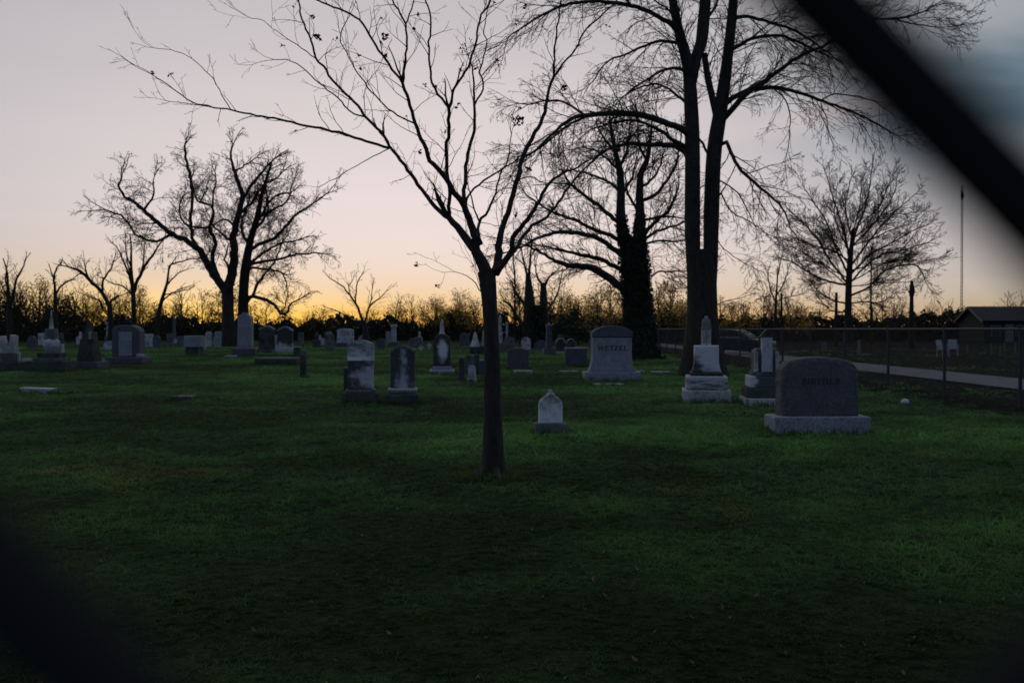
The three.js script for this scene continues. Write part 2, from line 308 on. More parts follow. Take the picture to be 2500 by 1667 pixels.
// the young tree in the middle of the lawn
{
  const T = [L('1205,1172 1204,1150 1204,1120 1203,1000 1202,900 1199,808 1195,740 1191,690 1187,662', [33, 27, 24, 21.5, 20, 19, 18, 19, 22], undefined, { bare: true })];
  const K = [
    L('1187,668 1178,645 1166,622 1158,598 1150,588', [21, 19, 17, 15, 11], 0, { dz: 0.03, bare: true }),                                                   // 1 left fork
    L('1162,612 1148,594 1132,575 1115,554 1096,531', [14, 13, 12, 10, 9], 1, { dz: 0.1, dens: 3 }),                                                  // 2
    L('1096,532 1074,518 1042,480 1013,439 1000,420 951,361', [8, 7, 6, 6, 5.5, 5], 2, { dz: 0.25 }),                                                // 3
    L('951,361 938,332 891,285 874,259 834,219 806,191 796,168 770,142 759,102 736,43 730,11 724,-40', [4.6, 4.4, 4, 3.6, 3, 2.4], 3, { dz: 0.3 }),   // 4
    L('891,285 861,276 844,261 830,244 806,225 749,176 706,147 668,145', [2.6, 2, 1.2], 4, { dz: -0.4 }),
    L('770,142 706,98 657,64 638,49 600,40', [1.9, 1.2, 0.9], 4, { dz: -0.3 }),
    L('951,361 893,345 829,324 744,306 680,290 627,282 563,268 510,260 462,247 425,218 372,183', [4.4, 4, 3.4, 2.6, 1.9, 1.3], 3, { dz: -0.7, k: 0.7 }), // 7
    L('563,268 532,213 494,165 441,128 372,117', [1.6, 1.2, 0.9], 7, { k: 0.6 }),
    L('510,260 450,252 405,246', [1.4, 1, 0.9], 7, { k: 0.6 }),
    L('951,362 900,388 850,415 781,457', [1.8, 1.3, 1], 3, { k: 0.5, dens: 1.5 }),
    L('1096,531 1096,499 1097,456 1091,414 1091,350 1094,332 1096,264', [6, 5.6, 5.4, 5.2], 2, { dz: -0.3 }),                                           // 11
    L('1096,264 1060,213 1051,181 1047,106 1053,43 1038,0 1030,-40', [4, 3.4, 2.8, 2.2], 11, { dz: 0.3 }),
    L('1096,264 1102,245 1111,208 1128,187 1147,153 1162,96 1170,47 1198,0 1215,-40', [4, 3.6, 3, 2.4], 11, { dz: -0.4 }),
    L('1170,597 1161,580 1147,541 1132,503 1115,478 1098,450 1081,424 1047,388 1036,350 1025,332 1004,266 983,204', [13, 11, 9, 8, 6.5, 5.6, 5, 4.6], 1, { dz: -0.35 }), // 14
    L('983,204 925,123 876,49 855,36 813,17 770,0 735,-20', [3.8, 3.4, 3, 2.4], 14, { dz: 0.3 }),                                                   // 15
    L('983,204 989,159 993,85 989,60 970,21 957,0 950,-30', [3.4, 3, 2.2], 14, { dz: -0.2 }),                                                       // 16
    L('989,60 1004,21 1010,0 1014,-30', [2.4, 2, 1.7], 16, { dz: 0.2 }),
    L('1010,300 961,276 898,213 874,181 842,123 830,89 845,47', [2.6, 2, 1.3], 14, { dz: -0.5 }),
    L('1136,505 1131,470 1136,446 1138,403 1149,350 1155,332 1159,255 1157,213 1155,174 1148,150', [7, 6, 5.4, 5, 4.2, 3.2, 2], 14, { dz: 0.3 }),      // 19
    L('1159,255 1174,230 1179,191 1170,176 1185,128 1189,96 1181,79 1186,40', [3, 2.6, 2, 1.3], 19, { dz: -0.3 }),                                    // 20
    L('1177,184 1202,155 1232,132', [1.6, 1.2, 0.8], 20), L('1189,124 1234,100 1276,85', [1.5, 1.2, 0.8], 20),
    L('1138,497 1147,469 1162,456 1191,435 1232,410 1272,380 1298,354', [3.4, 3, 2.4, 2], 19, { dz: 0.4 }),
    L('1167,590 1168,573 1170,541 1185,526 1208,478 1221,424 1236,399 1244,361 1250,330', [5, 4.4, 3, 2.4, 1.6], 1, { dz: 0.4 }),                          // 24
    L('1170,541 1157,509 1149,478 1143,455', [2.8, 2.3, 1.6], 24, { dz: -0.2 }),
    L('1200,668 1212,660 1217,640 1218,594 1225,563 1240,520 1253,467 1268,424 1274,388 1287,361 1304,325 1319,304 1332,266 1338,223 1351,189', [14, 12, 9, 8, 7.4, 7, 6.4, 5.6, 4.8, 4.2], 0, { dz: 0.4 }), // 26
    L('1351,189 1353,149 1359,74 1366,32 1370,-20', [3.2, 2.8, 2.2], 26, { dz: -0.2 }),
    L('1351,189 1372,159 1404,123 1425,79 1463,43 1495,13 1520,-20', [3.2, 2.8, 2.2], 26, { dz: 0.3 }),
    L('1210,668 1225,645 1247,618 1251,594 1255,575 1285,541 1315,492 1340,450 1357,433 1404,410 1436,392', [12, 9, 7, 6, 5, 4, 3, 2], 0, { dz: -0.5 }),           // 29
    L('1247,620 1272,588 1298,552 1332,533 1366,490 1393,452 1421,416 1446,392', [6.4, 5.4, 4.4, 3.4, 2.4], 29, { dz: 0.5 }),                             // 30
    L('1393,452 1360,446 1340,450', [2, 1.8, 1.6], 30, { dz: 0 }), L('1268,438 1290,430 1330,447', [2.2, 2, 1.6], 26, { dz: 0 }),
    L('1188,730 1170,705 1140,672 1110,664', [2, 1.5, 0.9], 0, { dens: 3 }), L('1190,700 1176,680 1165,660', [1.6, 1.1, 0.8], 0, { dens: 3 }),
  ];
  const { t, tips, rand } = limbTree('bare_tree', 'young bare tree with a slim forked trunk standing in the middle of the lawn', 'tree', 9, 4, T, K, { thin: 0.82, first: 6, len: 0.46, levels: 3, dens: [6, 7], ratio: 0.5, angle: 0.75, gnarl: 0.22, up: 0.06, droop: 0.01, seg: 0.07, rmin: 0.0017, rmax: 0.005, kink: 0.008, step: 0.06 });
  for (let k = 0; k < 6; k++) { const a = k * 1.05 + rand() * 0.5, d = V3(Math.cos(a), 0, Math.sin(a)), l = 0.22 + 0.12 * rand(), rt = new MB(); rt.tube([d.clone().multiplyScalar(0.045).setY(0.17), d.clone().multiplyScalar(0.1).setY(0.075), d.clone().multiplyScalar(0.16).setY(0.025), d.clone().multiplyScalar(l).setY(-0.03)], [0.03, 0.042, 0.034, 0.012], 7); mesh('root', rt.geo(), M.bark, t); }
  const mb = new MB();
  for (const p of tips) if (rand() < 0.045) for (let k = 0; k < 2 + 2 * rand(); k++) mb.leaf(p.clone().addScaledVector(rvec(rand), 0.022), 0.025 + 0.025 * rand(), rand);
  for (const [sx, sy, n, s] of [[1265, 296, 26, 0.05], [1290, 415, 8, 0.025], [1376, 214, 10, 0.03], [940, 90, 10, 0.03], [775, 92, 10, 0.03]]) for (let k = 0; k < n; k++) mb.leaf(P(sx, sy, 9.1).sub(t.position).addScaledVector(rvec(rand), s), 0.05, rand);
  tag(mesh('dead_leaves', mb.geo(), M.deadLeaf, t), null, null, null, 'stuff');
}
// the big twin-stemmed tree
{
  const T = [
    L('1717,925 1716,912 1715,890 1715,840 1715,760 1714,700 1712,650 1707,610', [66, 52, 45, 39, 36.5, 36, 35, 30]),
    L('1697,700 1694,650 1692,600 1691,560 1691,372 1688,266 1680,160 1659,80 1643,0 1630,-120', [17, 18, 19, 18.5, 18, 16.5, 14, 11, 10, 8], 0, { dz: -0.2 }),
    L('1733,700 1735,650 1736,600 1738,500 1744,372 1760,266 1771,186 1781,106 1792,-10 1800,-140', [17, 18, 19, 18.5, 18, 16, 13, 12, 10, 8], 0, { dz: 0.3 }),
    L('1689,200 1700,140 1712,106 1718,53 1723,-10 1728,-130', [13, 14, 15, 14, 12, 9], 1, { dz: 0.5 }),
    L('1752,300 1740,240 1728,186 1720,130', [7, 8, 8, 7], 2, { dz: -0.1 }),
  ];
  const K = [
    L('1680,330 1665,314 1622,298 1590,287 1548,279 1489,277 1431,282 1399,287 1346,330 1300,372', [10, 9.5, 9, 8, 6, 4.5, 3], 1, { dz: -2.2 }),
    L('1431,282 1400,262 1370,248 1330,245 1290,255', [4, 3, 2], 5, { dz: -0.6 }), L('1431,283 1380,310 1320,360 1270,392', [4, 3, 2], 5, { dz: 0.5 }),
    L('1680,382 1670,367 1640,354 1600,353 1548,351 1515,353 1470,372 1440,402', [10, 9, 7, 6, 4, 2.5], 1, { dz: 1.6 }),
    L('1682,365 1650,345 1610,318 1570,300 1535,294 1490,300 1440,318', [8, 6, 4.4, 3.4, 2], 1, { dz: -0.8 }),
    L('1660,82 1638,58 1590,32 1532,11 1436,3 1367,16 1303,48 1250,85', [8, 7, 6, 5.4, 4.4, 3.4, 2], 1, { dz: -1.6 }),
    L('1672,128 1654,106 1620,100 1590,106 1537,128 1479,154 1446,200', [6, 5, 4, 3, 2], 1, { dz: 1.8 }),
    L('1686,190 1670,170 1640,166 1605,178 1569,200 1516,240', [6, 5, 4, 3, 2], 1, { dz: -1.4 }),
    L('1688,262 1660,238 1630,214 1600,205 1560,214 1520,236', [5, 4, 3, 2], 1, { dz: 1.2 }),
    L('1745,320 1773,285 1800,252 1829,222 1877,191 1941,143 2010,112 2070,80', [10, 9, 8, 6.5, 5, 4, 3], 2, { dz: -1.5 }),                   // 14
    L('1755,268 1790,238 1824,222 1888,213 1941,223 2005,245 2079,271 2140,300 2190,330', [9, 8, 6.6, 5, 4, 3, 2], 2, { dz: 1.6 }),           // 15
    L('1772,140 1781,124 1835,96 1880,86 1914,88 1970,112 2030,140', [7, 6, 5, 4, 2.4], 2, { dz: 1.4 }),
    L('1762,352 1773,345 1797,399 1850,452 1882,478 1914,510 1930,558', [6, 5.5, 5, 4, 3, 2], 2, { dz: -1.8 }),
    L('1786,48 1820,38 1860,48 1930,69 2000,110 2050,150', [6, 5, 4, 3, 2], 2, { dz: -1 }),
    L('1792,-20 1850,-50 1920,-50 2000,-10 2070,30 2153,46 2233,37 2281,15', [7, 6.5, 6, 5, 4, 3, 2], 2, { dz: -1 }), L('2153,46 2200,52 2250,62 2310,66', [2.4, 2, 1.2], 19),
    L('2005,245 2030,230 2070,232 2120,240 2170,270', [2.6, 2, 1.4], 15), L('1888,213 1916,240 1930,280 1928,340', [2.6, 2.2, 1.4], 15, { k: 0.7 }), L('2005,250 2018,290 2024,330', [2, 1.6, 1], 15, { k: 0.7 }),
    L('1760,470 1790,520 1830,540 1870,570', [2.6, 2, 1.2], 2, { k: 0.8 }), L('1757,440 1800,470 1830,520 1846,560', [2.6, 2, 1.2], 2, { k: 0.8 }),
    L('1640,0 1600,-30 1540,-60 1460,-70', [6, 5, 4, 3], 1), L('1724,-20 1690,-70 1650,-100', [6, 5, 3], 3), L('1690,150 1650,40 1610,10 1560,-30', [5, 4, 3, 2], 1), L('1716,60 1745,20 1760,-30', [5, 4, 3], 3),
    L('1740,560 1762,600 1790,625 1850,660', [1.8, 1.4, 0.9], 2, { k: 0.8 }), L('1700,330 1722,360 1740,400', [4, 4, 4], 1, { dz: 0.2, bare: true }),
  ];
  limbTree('twin_stem_tree', 'tallest bare tree, its trunk splitting into twin stems behind the white monument', 'tree', 28.2, 21, T, K, { thin: 0.78, first: 4.6, len: 1.6, levels: 4, dens: [3.6, 4.8, 5.5], ratio: 0.54, angle: 0.7, gnarl: 0.2, up: 0.02, droop: 0.055, seg: 0.2, rmin: 0.0052, rmax: 0.022, kink: 0.02, step: 0.18, trunkDens: 0.8 });
}
// the ivy-clad tree
{
  const T = [
    L('1562,885 1561,870 1561,840 1560,790 1557,740 1553,690 1549,640 1546,600 1543,580', [52, 42, 34, 30, 30, 30, 31, 30, 27]),
    L('1530,600 1520,560 1516,530 1516,445 1512,410 1503,370 1494,330 1488,280', [16, 14, 11, 10, 8, 6, 4, 2], 0, { dz: -0.8 }),
    L('1558,600 1562,560 1563,530 1562,455 1566,420 1580,390 1588,340 1592,290', [16, 14, 11, 9, 8, 6, 4, 2], 0, { dz: 0.8 }),
  ];
  const K = [
    L('1535,722 1526,712 1473,668 1441,653 1377,645 1341,628 1297,604 1262,592', [13, 12, 11, 8, 5, 3.4, 2], 0, { dz: -1.5 }),
    L('1530,665 1505,653 1463,632 1420,623 1367,610 1320,600', [8, 7, 6, 4, 2.4], 0, { dz: 1.8 }),
    L('1540,640 1513,619 1473,589 1430,572 1390,567 1356,568 1314,581 1270,604 1240,614', [9, 8, 7, 6, 5, 3.4, 2], 0, { dz: -2 }),
    L('1526,600 1505,581 1441,557 1410,538 1356,521 1320,500 1280,470', [7, 6, 5, 4, 3, 2], 1, { dz: 1.2 }),
    L('1516,545 1507,540 1463,502 1409,463 1385,440 1370,410', [7, 6, 5, 4, 2], 1, { dz: -1 }), L('1516,470 1480,440 1440,425 1400,415', [5, 4, 2], 1, { dz: 1.6 }), L('1514,420 1480,385 1450,365 1420,360', [4, 3, 2], 1, { dz: -1.2 }),
    L('1563,585 1573,572 1594,547 1633,513 1650,480 1660,450', [7, 6, 5, 4, 2], 2, { dz: -1.2 }), L('1566,540 1590,534 1622,528 1667,532', [5, 4, 3, 2], 2, { dz: 1.4 }), L('1570,590 1590,572 1633,555 1671,543 1700,536', [5, 4, 3, 2], 0, { dz: -1 }), L('1565,600 1607,588 1650,590 1690,580', [4, 3, 2], 0, { dz: 1 }),
    L('1563,500 1573,487 1599,476 1633,434 1654,391 1660,360', [6, 5, 4, 2.4], 2, { dz: 0.6 }), L('1562,460 1590,440 1610,410 1620,370', [5, 4, 3, 2], 2, { dz: -1.2 }),
    L('1563,520 1545,495 1530,460 1528,430', [5, 4, 2], 2), L('1516,480 1530,455 1545,430 1552,390', [5, 4, 2], 1), L('1512,410 1530,370 1536,330 1540,290', [5, 4, 2], 1), L('1503,370 1470,330 1455,300', [4, 3, 2], 1), L('1580,390 1560,350 1556,310', [4, 3, 2], 2),
    L('1590,676 1612,662 1640,663 1680,662', [3, 2, 1.4], 0, { k: 0.6 }),
  ];
  const { t, rand, all } = limbTree('ivy_covered_tree', 'bare tree with an ivy-covered trunk behind the large grey headstone', 'tree', 44, 33, T, K, { thin: 0.82, first: 4, len: 1.8, levels: 4, dens: [3, 4, 4.5], ratio: 0.54, angle: 0.72, gnarl: 0.22, up: 0.05, droop: 0.02, seg: 0.25, rmin: 0.008, rmax: 0.03, kink: 0.03, step: 0.22, trunkDens: 0.7 });
  const mb = new MB();
  for (const a of all.slice(0, 3)) a.pts.forEach((p, i) => { if (a !== all[0] && i > a.pts.length * 0.22) return; for (let k = 0; k < (a === all[0] ? 300 : 60); k++) { const f = rand() * 6.283, r = a.rad[i] * (0.95 + (a === all[0] ? 0.32 : 0.2) * rand() ** 2) + 0.02, y = (rand() - 0.5) * 0.5; mb.leaf(V3(p.x + Math.cos(f) * r, Math.max(0.02, p.y + y), p.z + Math.sin(f) * r), 0.1 + 0.08 * rand(), rand); } });
  tag(mesh('ivy', mb.geo(), M.ivy, t), null, null, null, 'stuff');
}
// the old spreading oak on the left
{
  const T = [L('558,846 558,835 557,800 556,760 555,712 556,690', [24, 19, 15, 14, 14, 13]), L('597,848 596,835 594,800 593,765 595,691 601,638 611,585 627,531 638,478 652,430 662,395', [18, 15, 13, 12, 12, 10, 8, 7, 5.4, 4, 2.4], undefined, { z0: 1.5, dz: 0.5 })];
  const K = [
    L('555,715 537,690 510,654 486,611 452,585 420,571 383,542 340,505 298,473 290,450 298,430', [11, 9.5, 8.5, 7.5, 6, 5.4, 5, 4, 3, 2], 0, { dz: -2.5 }),     // 2
    L('556,700 563,680 571,611 569,574 585,510 590,468 574,425 563,377 568,352', [12, 11, 9.6, 8.4, 7, 6, 4.6, 3.2, 2], 0, { dz: 1 }),                  // 3
    L('484,611 473,591 465,555 467,504 468,466 463,428 453,384 450,351', [4.6, 4.2, 4, 3.6, 3.4, 3.8, 3.4, 2.2], 2, { dz: 0.8 }),                        // 4
    L('532,684 524,657 516,627 524,606 521,581 509,555 519,537 516,504 501,496 486,494 475,479', [6, 5.4, 5, 4.6, 4, 3.4, 2.4, 2], 2, { dz: 1.5 }),        // 5
    L('519,504 521,466 527,443 524,420', [2.6, 2, 1.4], 5), L('509,555 468,553 447,540 437,517 440,490', [3, 2.4, 1.6], 5), L('487,494 502,468 504,445', [2.2, 1.8, 1.2], 5),
    L('425,574 404,578 384,588 333,575 312,545 287,522 260,515', [3.6, 3, 2.4, 1.8], 2, { dz: -1 }), L('350,514 360,498 375,478 374,440', [2.8, 2.4, 1.6], 2), L('383,542 350,548 320,545', [2, 1.6, 1], 2),
    L('600,626 608,611 639,593 677,575 705,542 733,517 774,489 800,470', [5, 4.6, 4, 3.4, 2.4, 1.6], 1, { dz: -2 }), L('598,655 613,639 659,606 690,591 725,588', [4, 3.4, 2.6, 1.8], 1, { dz: 2 }),
    L('598,660 613,644 667,634 725,621 774,618', [4, 3.4, 2.6, 1.8], 1, { dz: -1.5 }), L('597,668 608,657 657,657 692,670 700,690', [3.6, 3, 2.4, 1.6], 1, { dz: 1.5 }),
    L('597,735 611,723 633,728 664,739 686,765 704,760 707,741 733,728', [5, 4.4, 4, 3.4, 2.6, 1.8], 1, { dz: -2.5, dens: 0.8 }), L('596,745 611,728 638,680 670,638 690,590', [4, 3, 2.4, 1.6], 1, { dz: 1 }),
    L('587,505 600,470 630,430 658,400', [4.4, 3.6, 2.4], 3), L('583,520 610,500 640,455 680,430', [4, 3.2, 2], 3), L('575,560 560,540 540,535 525,545', [3.4, 2.6, 1.8], 3), L('612,580 640,520 670,480 700,470', [4, 3, 2], 1, { dz: -1.5 }), L('626,533 660,515 700,490 715,450', [3.4, 2.6, 1.8], 1), L('572,420 600,400 625,385', [2.6, 2, 1.4], 3), L('570,590 545,575 530,560', [3.6, 2.8, 2], 3),
    L('560,690 556,650 548,630 556,600', [3.2, 2.6, 1.6], 0), L('686,764 698,735 703,716', [1.6, 1.3, 0.9], 16),
    L('606,600 590,560 592,530 604,500', [4, 3, 2], 1, { dz: 1.5 }), L('616,560 640,540 655,500 650,470', [4, 3, 2], 1, { dz: -1 }),
  ];
  limbTree('spreading_oak', 'broad spreading bare oak with two trunks at the left side of the cemetery', 'tree', 76, 52, T, K, { first: 2.6, len: 2.3, levels: 4, dens: [3, 4, 4.6], ratio: 0.52, angle: 0.8, gnarl: 0.3, up: 0.05, droop: 0.05, seg: 0.4, rmin: 0.0115, rmax: 0.032, kink: 0.07, step: 0.4, trunkDens: 1.2 });
}
// the round-headed tree beyond the fence
{
  const T = [L('2071,838 2071,825 2071,803 2072,740 2073,698 2076,642 2080,600 2084,560', [12, 9, 8, 7.6, 7.4, 6.6, 5, 4])];
  const K = [
    L('2070,696 2040,690 2010,682 1980,668 1935,640 1905,628', [4, 3.6, 3, 2.4, 1.4], 0), L('2070,690 2055,672 2030,640 1990,575 1950,535 1915,500', [4, 3.6, 3, 2, 1.3], 0), L('2072,672 2040,600 2018,540 1985,490 1962,455', [4, 3.4, 2.6, 1.4], 0), L('2076,640 2060,560 2040,500 2022,440 2012,408', [4, 3.4, 2.4, 1.3], 0),
    L('2080,610 2092,560 2108,520 2122,470 2130,412', [4, 3.4, 2.4, 1.3], 0), L('2082,590 2070,540 2066,490 2080,430', [3, 2.4, 1.3], 0), L('2078,650 2118,595 2158,545 2205,500 2240,470', [4, 3.4, 2.4, 1.3], 0), L('2076,672 2128,620 2180,592 2232,562 2275,545', [4, 3.4, 2.4, 1.3], 0), L('2076,690 2110,655 2150,622 2200,612 2270,590', [3.4, 2.8, 2, 1.2], 0),
    L('2074,722 2120,702 2160,662 2190,650 2240,648 2262,690', [3.8, 3.2, 2.6, 1.4], 0), L('2070,742 2040,735 2010,720 1985,696', [3, 2.4, 1.6], 0), L('2071,762 2030,757 2005,735 1985,705', [2.6, 2, 1.2], 0), L('2074,740 2110,736 2150,738 2180,720', [2.6, 2, 1.2], 0), L('2082,600 2130,550 2170,500 2190,455', [3, 2.4, 1.3], 0), L('2078,640 2030,610 1990,600 1930,575', [3, 2.4, 1.3], 0),
    L('2088,560 2150,500 2170,450', [2.4, 2, 1.2], 0), L('2086,580 2160,530 2225,520', [2.4, 1.8, 1.1], 0, { dz: -2 }), L('2076,650 2010,560 1965,545', [2.4, 1.8, 1.1], 0, { dz: 2.5 }), L('2084,570 2100,500 2105,440', [2.4, 1.8, 1.1], 0, { dz: 2 }), L('2080,630 2040,530 2045,450', [2.4, 1.8, 1.1], 0, { dz: -2 }), L('2076,690 2170,640 2265,635', [2.2, 1.7, 1], 0, { dz: -3 }), L('2074,700 1985,630 1930,600', [2.2, 1.7, 1], 0, { dz: -3 }), L('2084,600 2180,560 2250,520', [2.2, 1.7, 1], 0, { dz: 3 }), L('2074,700 2150,690 2215,690', [2, 1.6, 1], 0, { dz: -3 }), L('2078,660 2160,640 2240,620', [2.4, 1.8, 1], 0, { dz: 3 }), L('2074,680 2000,640 1950,610', [2.4, 1.8, 1], 0, { dz: 3 }),
  ];
  limbTree('round_headed_tree', 'bare tree with a round twiggy crown beyond the side fence, left of the radio mast', 'tree', 78, 71, T, K, { thin: 0.7, first: 3.7, len: 2.0, levels: 4, dens: [3.2, 4.3, 4.4], ratio: 0.52, angle: 0.6, gnarl: 0.16, up: 0.06, droop: 0, seg: 0.5, rmin: 0.0115, rmax: 0.03, kink: 0.04, step: 0.4 });
}
// smaller trees, each grown from a few habits
function habit(seed, H, spread, o) { // geometry of one bare tree of height H, foot at the origin
  const rand = rng(seed), trunk = new MB(), limbs = new MB(), twigs = new MB(), tips = [];
  const stems = o.stems ?? 1;
  for (let s = 0; s < stems; s++) {
    const pts = [], rad = [], lean = rvec(rand).multiplyScalar((o.lean ?? 0.08) + (stems > 1 ? 0.18 : 0)), n = 9, th = H * (o.trunkTop ?? 0.75), p = V3(0, -0.1, 0), r0 = o.r ?? H * 0.022;
    for (let i = 0; i <= n; i++) { pts.push(p.clone()); rad.push(lerp(r0 * (i === 0 ? 1.35 : 1), r0 * 0.18, (i / n) ** 1.1)); p.add(V3(lean.x + (rand() - 0.5) * (o.wobble ?? 0.1), 1, lean.z + (rand() - 0.5) * (o.wobble ?? 0.1)).multiplyScalar(th / n)); }
    trunk.tube(pts, rad, 7);
    const nl = o.limbs ?? 12;
    for (let k = 0; k < nl; k++) {
      const t = lerp(o.first ?? 0.25, 1, (k + rand() * 0.7) / nl), f = Math.min(n - 1, Math.floor(t * n)), q = pts[f].clone().lerp(pts[f + 1], t * n - f), az = k * 2.4 + rand();
      const a = lerp(o.low ?? 1.2, 0.35, t) * (0.8 + 0.4 * rand()), d = V3(Math.cos(az) * Math.sin(a), Math.cos(a), Math.sin(az) * Math.sin(a));
      grow(k % 3 ? twigs : limbs, q, d, spread * (1.25 - 0.7 * t) * (0.7 + 0.5 * rand()), lerp(r0, r0 * 0.18, t) * 0.55, 0, o.g, rand, tips);
    }
  }
  return { trunk: trunk.geo(), limbs: limbs.empty ? null : limbs.geo(), twigs: twigs.geo(), tips, rand };
}
const gBare = { seg: 0.55, levels: 4, dens: [1.8, 2.2, 2.6], ratio: 0.52, angle: 0.7, gnarl: 0.2, up: 0.06, droop: 0, rmin: 0.015 };
function placeHabit(h, name, label, category, group, x, z, turn, k, extra) {
  const t = thing(name, label, category, x, 0, z, turn, group);
  t.scale.setScalar(k);
  mesh('trunk', h.trunk, M.bark, t); if (h.limbs) mesh('limb', h.limbs, M.bark, t); tag(mesh('twigs', h.twigs, h.mat ?? M.farTwig, t), null, null, null, 'stuff');
  if (h.leaves) tag(mesh(h.leafName ?? 'foliage', h.leaves, h.leafMat, t), null, null, null, 'stuff');
  return t;
}
function withLeaves(h, per, spread, size, mat, name) { const mb = new MB(); for (const p of h.tips) for (let k = 0; k < per; k++) { const q = p.clone().addScaledVector(rvec(h.rand), spread); q.y = Math.max(q.y, 0.05); mb.leaf(q, size * (0.6 + 0.8 * h.rand()), h.rand); } h.leaves = mb.geo(); h.leafMat = mat; h.leafName = name; return h; }
{
  // traced bare trees at the left and in the middle distance
  const small = { first: 2, len: 1.6, levels: 4, dens: [2.4, 3.2, 3.4], ratio: 0.52, angle: 0.6, gnarl: 0.2, up: 0.06, droop: 0, seg: 0.3, rmin: 0.013, rmax: 0.03, kink: 0.04, step: 0.35 };
  limbTree('pollarded_tree', 'twisted leaning bare tree at the left edge with a hooked cut limb', 'tree', 88, 101, [L('269,840 269,791 267,760 266,741', [9, 6.5, 6, 6])], [L('266,745 247,714 235,700 223,690 207,672 190,660 170,653', [5, 4.6, 4, 4, 3.4, 2.4], 0), L('266,742 278,728 292,722', [3.6, 3, 1.6], 0), L('249,716 250,688 258,672 271,653 275,640', [2.8, 2.4, 1.6], 1), L('222,690 210,664 205,640', [2.4, 2, 1.2], 1), L('250,752 243,735 225,728', [3, 2.4, 1.4], 0), L('205,671 195,668 180,678', [2, 1.5, 1], 1)], small);
  limbTree('upright_bare_tree', 'upright bare tree with three rising stems left of the spreading oak', 'tree', 84, 103, [L('327,842 326,791 325,740 323,706 319,653 319,600 316,570', [8, 6, 5.6, 5, 3.6, 2.4, 1.2])], [L('325,715 332,693 343,668 354,648 378,613 400,580', [4.4, 4, 3.4, 2.4, 1.2], 0), L('322,700 312,665 300,635 282,600', [3, 2.4, 1.2], 0), L('320,655 308,620 305,590', [2, 1.6, 1], 0), L('345,664 350,630 352,600', [2, 1.6, 1], 1), L('325,720 300,700 270,690 252,680', [2.2, 1.8, 1], 0), L('322,690 310,640 306,605', [2, 1.6, 1], 0)], { ...small, len: 1.2 });
  limbTree('hooked_bare_tree', 'slender bare tree whose top bends right towards the spreading oak', 'tree', 86, 107, [L('383,840 383,791 388,760 394,733 407,690 410,665', [7, 5.4, 5, 4.6, 3.4, 2.4])], [L('410,668 411,653 420,643 436,640 460,633 487,632', [2.4, 2, 1.6, 1], 0), L('391,745 402,728 425,712 450,702', [2.2, 1.7, 1], 0), L('405,698 430,670 452,660', [2, 1.5, 1], 0), L('398,720 425,715 460,705', [1.8, 1.4, 1], 0), L('408,680 415,650 425,632', [1.6, 1.3, 1], 0)], { ...small, len: 1 });
  limbTree('forked_bare_tree', 'bare tree with two bare upright stems at the far left edge', 'tree', 90, 109, [L('22,842 22,790 20,750 18,700 15,660 6,630', [8, 6, 5, 3.6, 2.4, 1.2])], [L('22,755 32,715 40,680 55,650 62,632', [4, 3.2, 2.2, 1.2], 0), L('19,710 12,680 18,640', [2, 1.5, 1], 0), L('20,735 5,700 -6,680', [2, 1.5, 1], 0)], { ...small, len: 1.3 });
  limbTree('slim_forked_tree', 'slim forked bare tree between the left edge and the pollarded tree', 'tree', 92, 113, [L('136,840 135,790 134,735 133,715', [7, 5, 4.4, 4])], [L('133,718 132,695 131,675 140,650 150,640', [3, 2.4, 1.4], 0), L('134,718 148,700 160,688 175,683', [2.6, 2, 1.2], 0), L('132,695 126,672 122,655', [1.8, 1.4, 1], 1)], { ...small, len: 0.8 });
  limbTree('vase_shaped_tree', 'small vase-shaped bare tree behind the pair of tall marble headstones', 'tree', 62, 127, [L('896,850 895,833 891,805 887,783', [10, 8, 6.5, 6])], [L('887,786 878,765 868,740 853,721 838,700 820,688 806,680', [3.4, 3, 2.2, 1.6, 1], 0), L('890,786 900,753 912,738 930,727 942,712', [3, 2.4, 1.6, 1], 0), L('885,788 866,782 845,772 826,761 805,752', [2.8, 2.2, 1.6, 1], 0), L('868,740 868,715 872,690 885,668', [2, 1.6, 1], 1), L('900,753 908,725 908,705', [1.6, 1.3, 0.8], 2), L('853,721 850,700 862,680', [1.5, 1.2, 0.8], 1)], { ...small, first: 2.4, len: 1.0, rmin: 0.008, rmax: 0.02, gnarl: 0.14 });
  limbTree('gnarled_dark_tree', 'dark gnarled tree with two blunt stems just right of the young tree', 'tree', 66, 131, [L('1296,850 1295,830 1294,790 1293,740 1291,700 1289,670', [24, 20, 17, 14, 10, 6]), L('1330,850 1329,825 1328,790 1327,740 1327,705 1326,690', [18, 15, 13, 11, 9, 7], undefined, { z0: 1.2, dz: 0 })], [L('1290,690 1293,655 1297,615 1296,590', [4, 3.4, 2.4, 1.4], 0), L('1289,676 1282,648 1276,625', [3.4, 2.8, 1.6], 0), L('1290,760 1275,735 1258,712 1250,690', [5, 4, 3, 2], 0), L('1284,800 1262,775 1246,745 1232,735', [6, 5, 3.6, 2.2], 0), L('1328,700 1340,680 1352,668', [3.4, 2.6, 1.6], 1), L('1326,698 1312,676 1308,655', [3.4, 2.6, 1.6], 1), L('1332,760 1352,735 1366,700 1373,655', [3, 2.4, 1.6, 1], 1), L('1258,835 1258,790 1257,730 1256,660 1250,610', [3, 3, 2.6, 2, 1], 0)], { ...small, first: 2.6, len: 1.5, levels: 4, dens: [2.2, 3, 3.4], rmin: 0.009 });
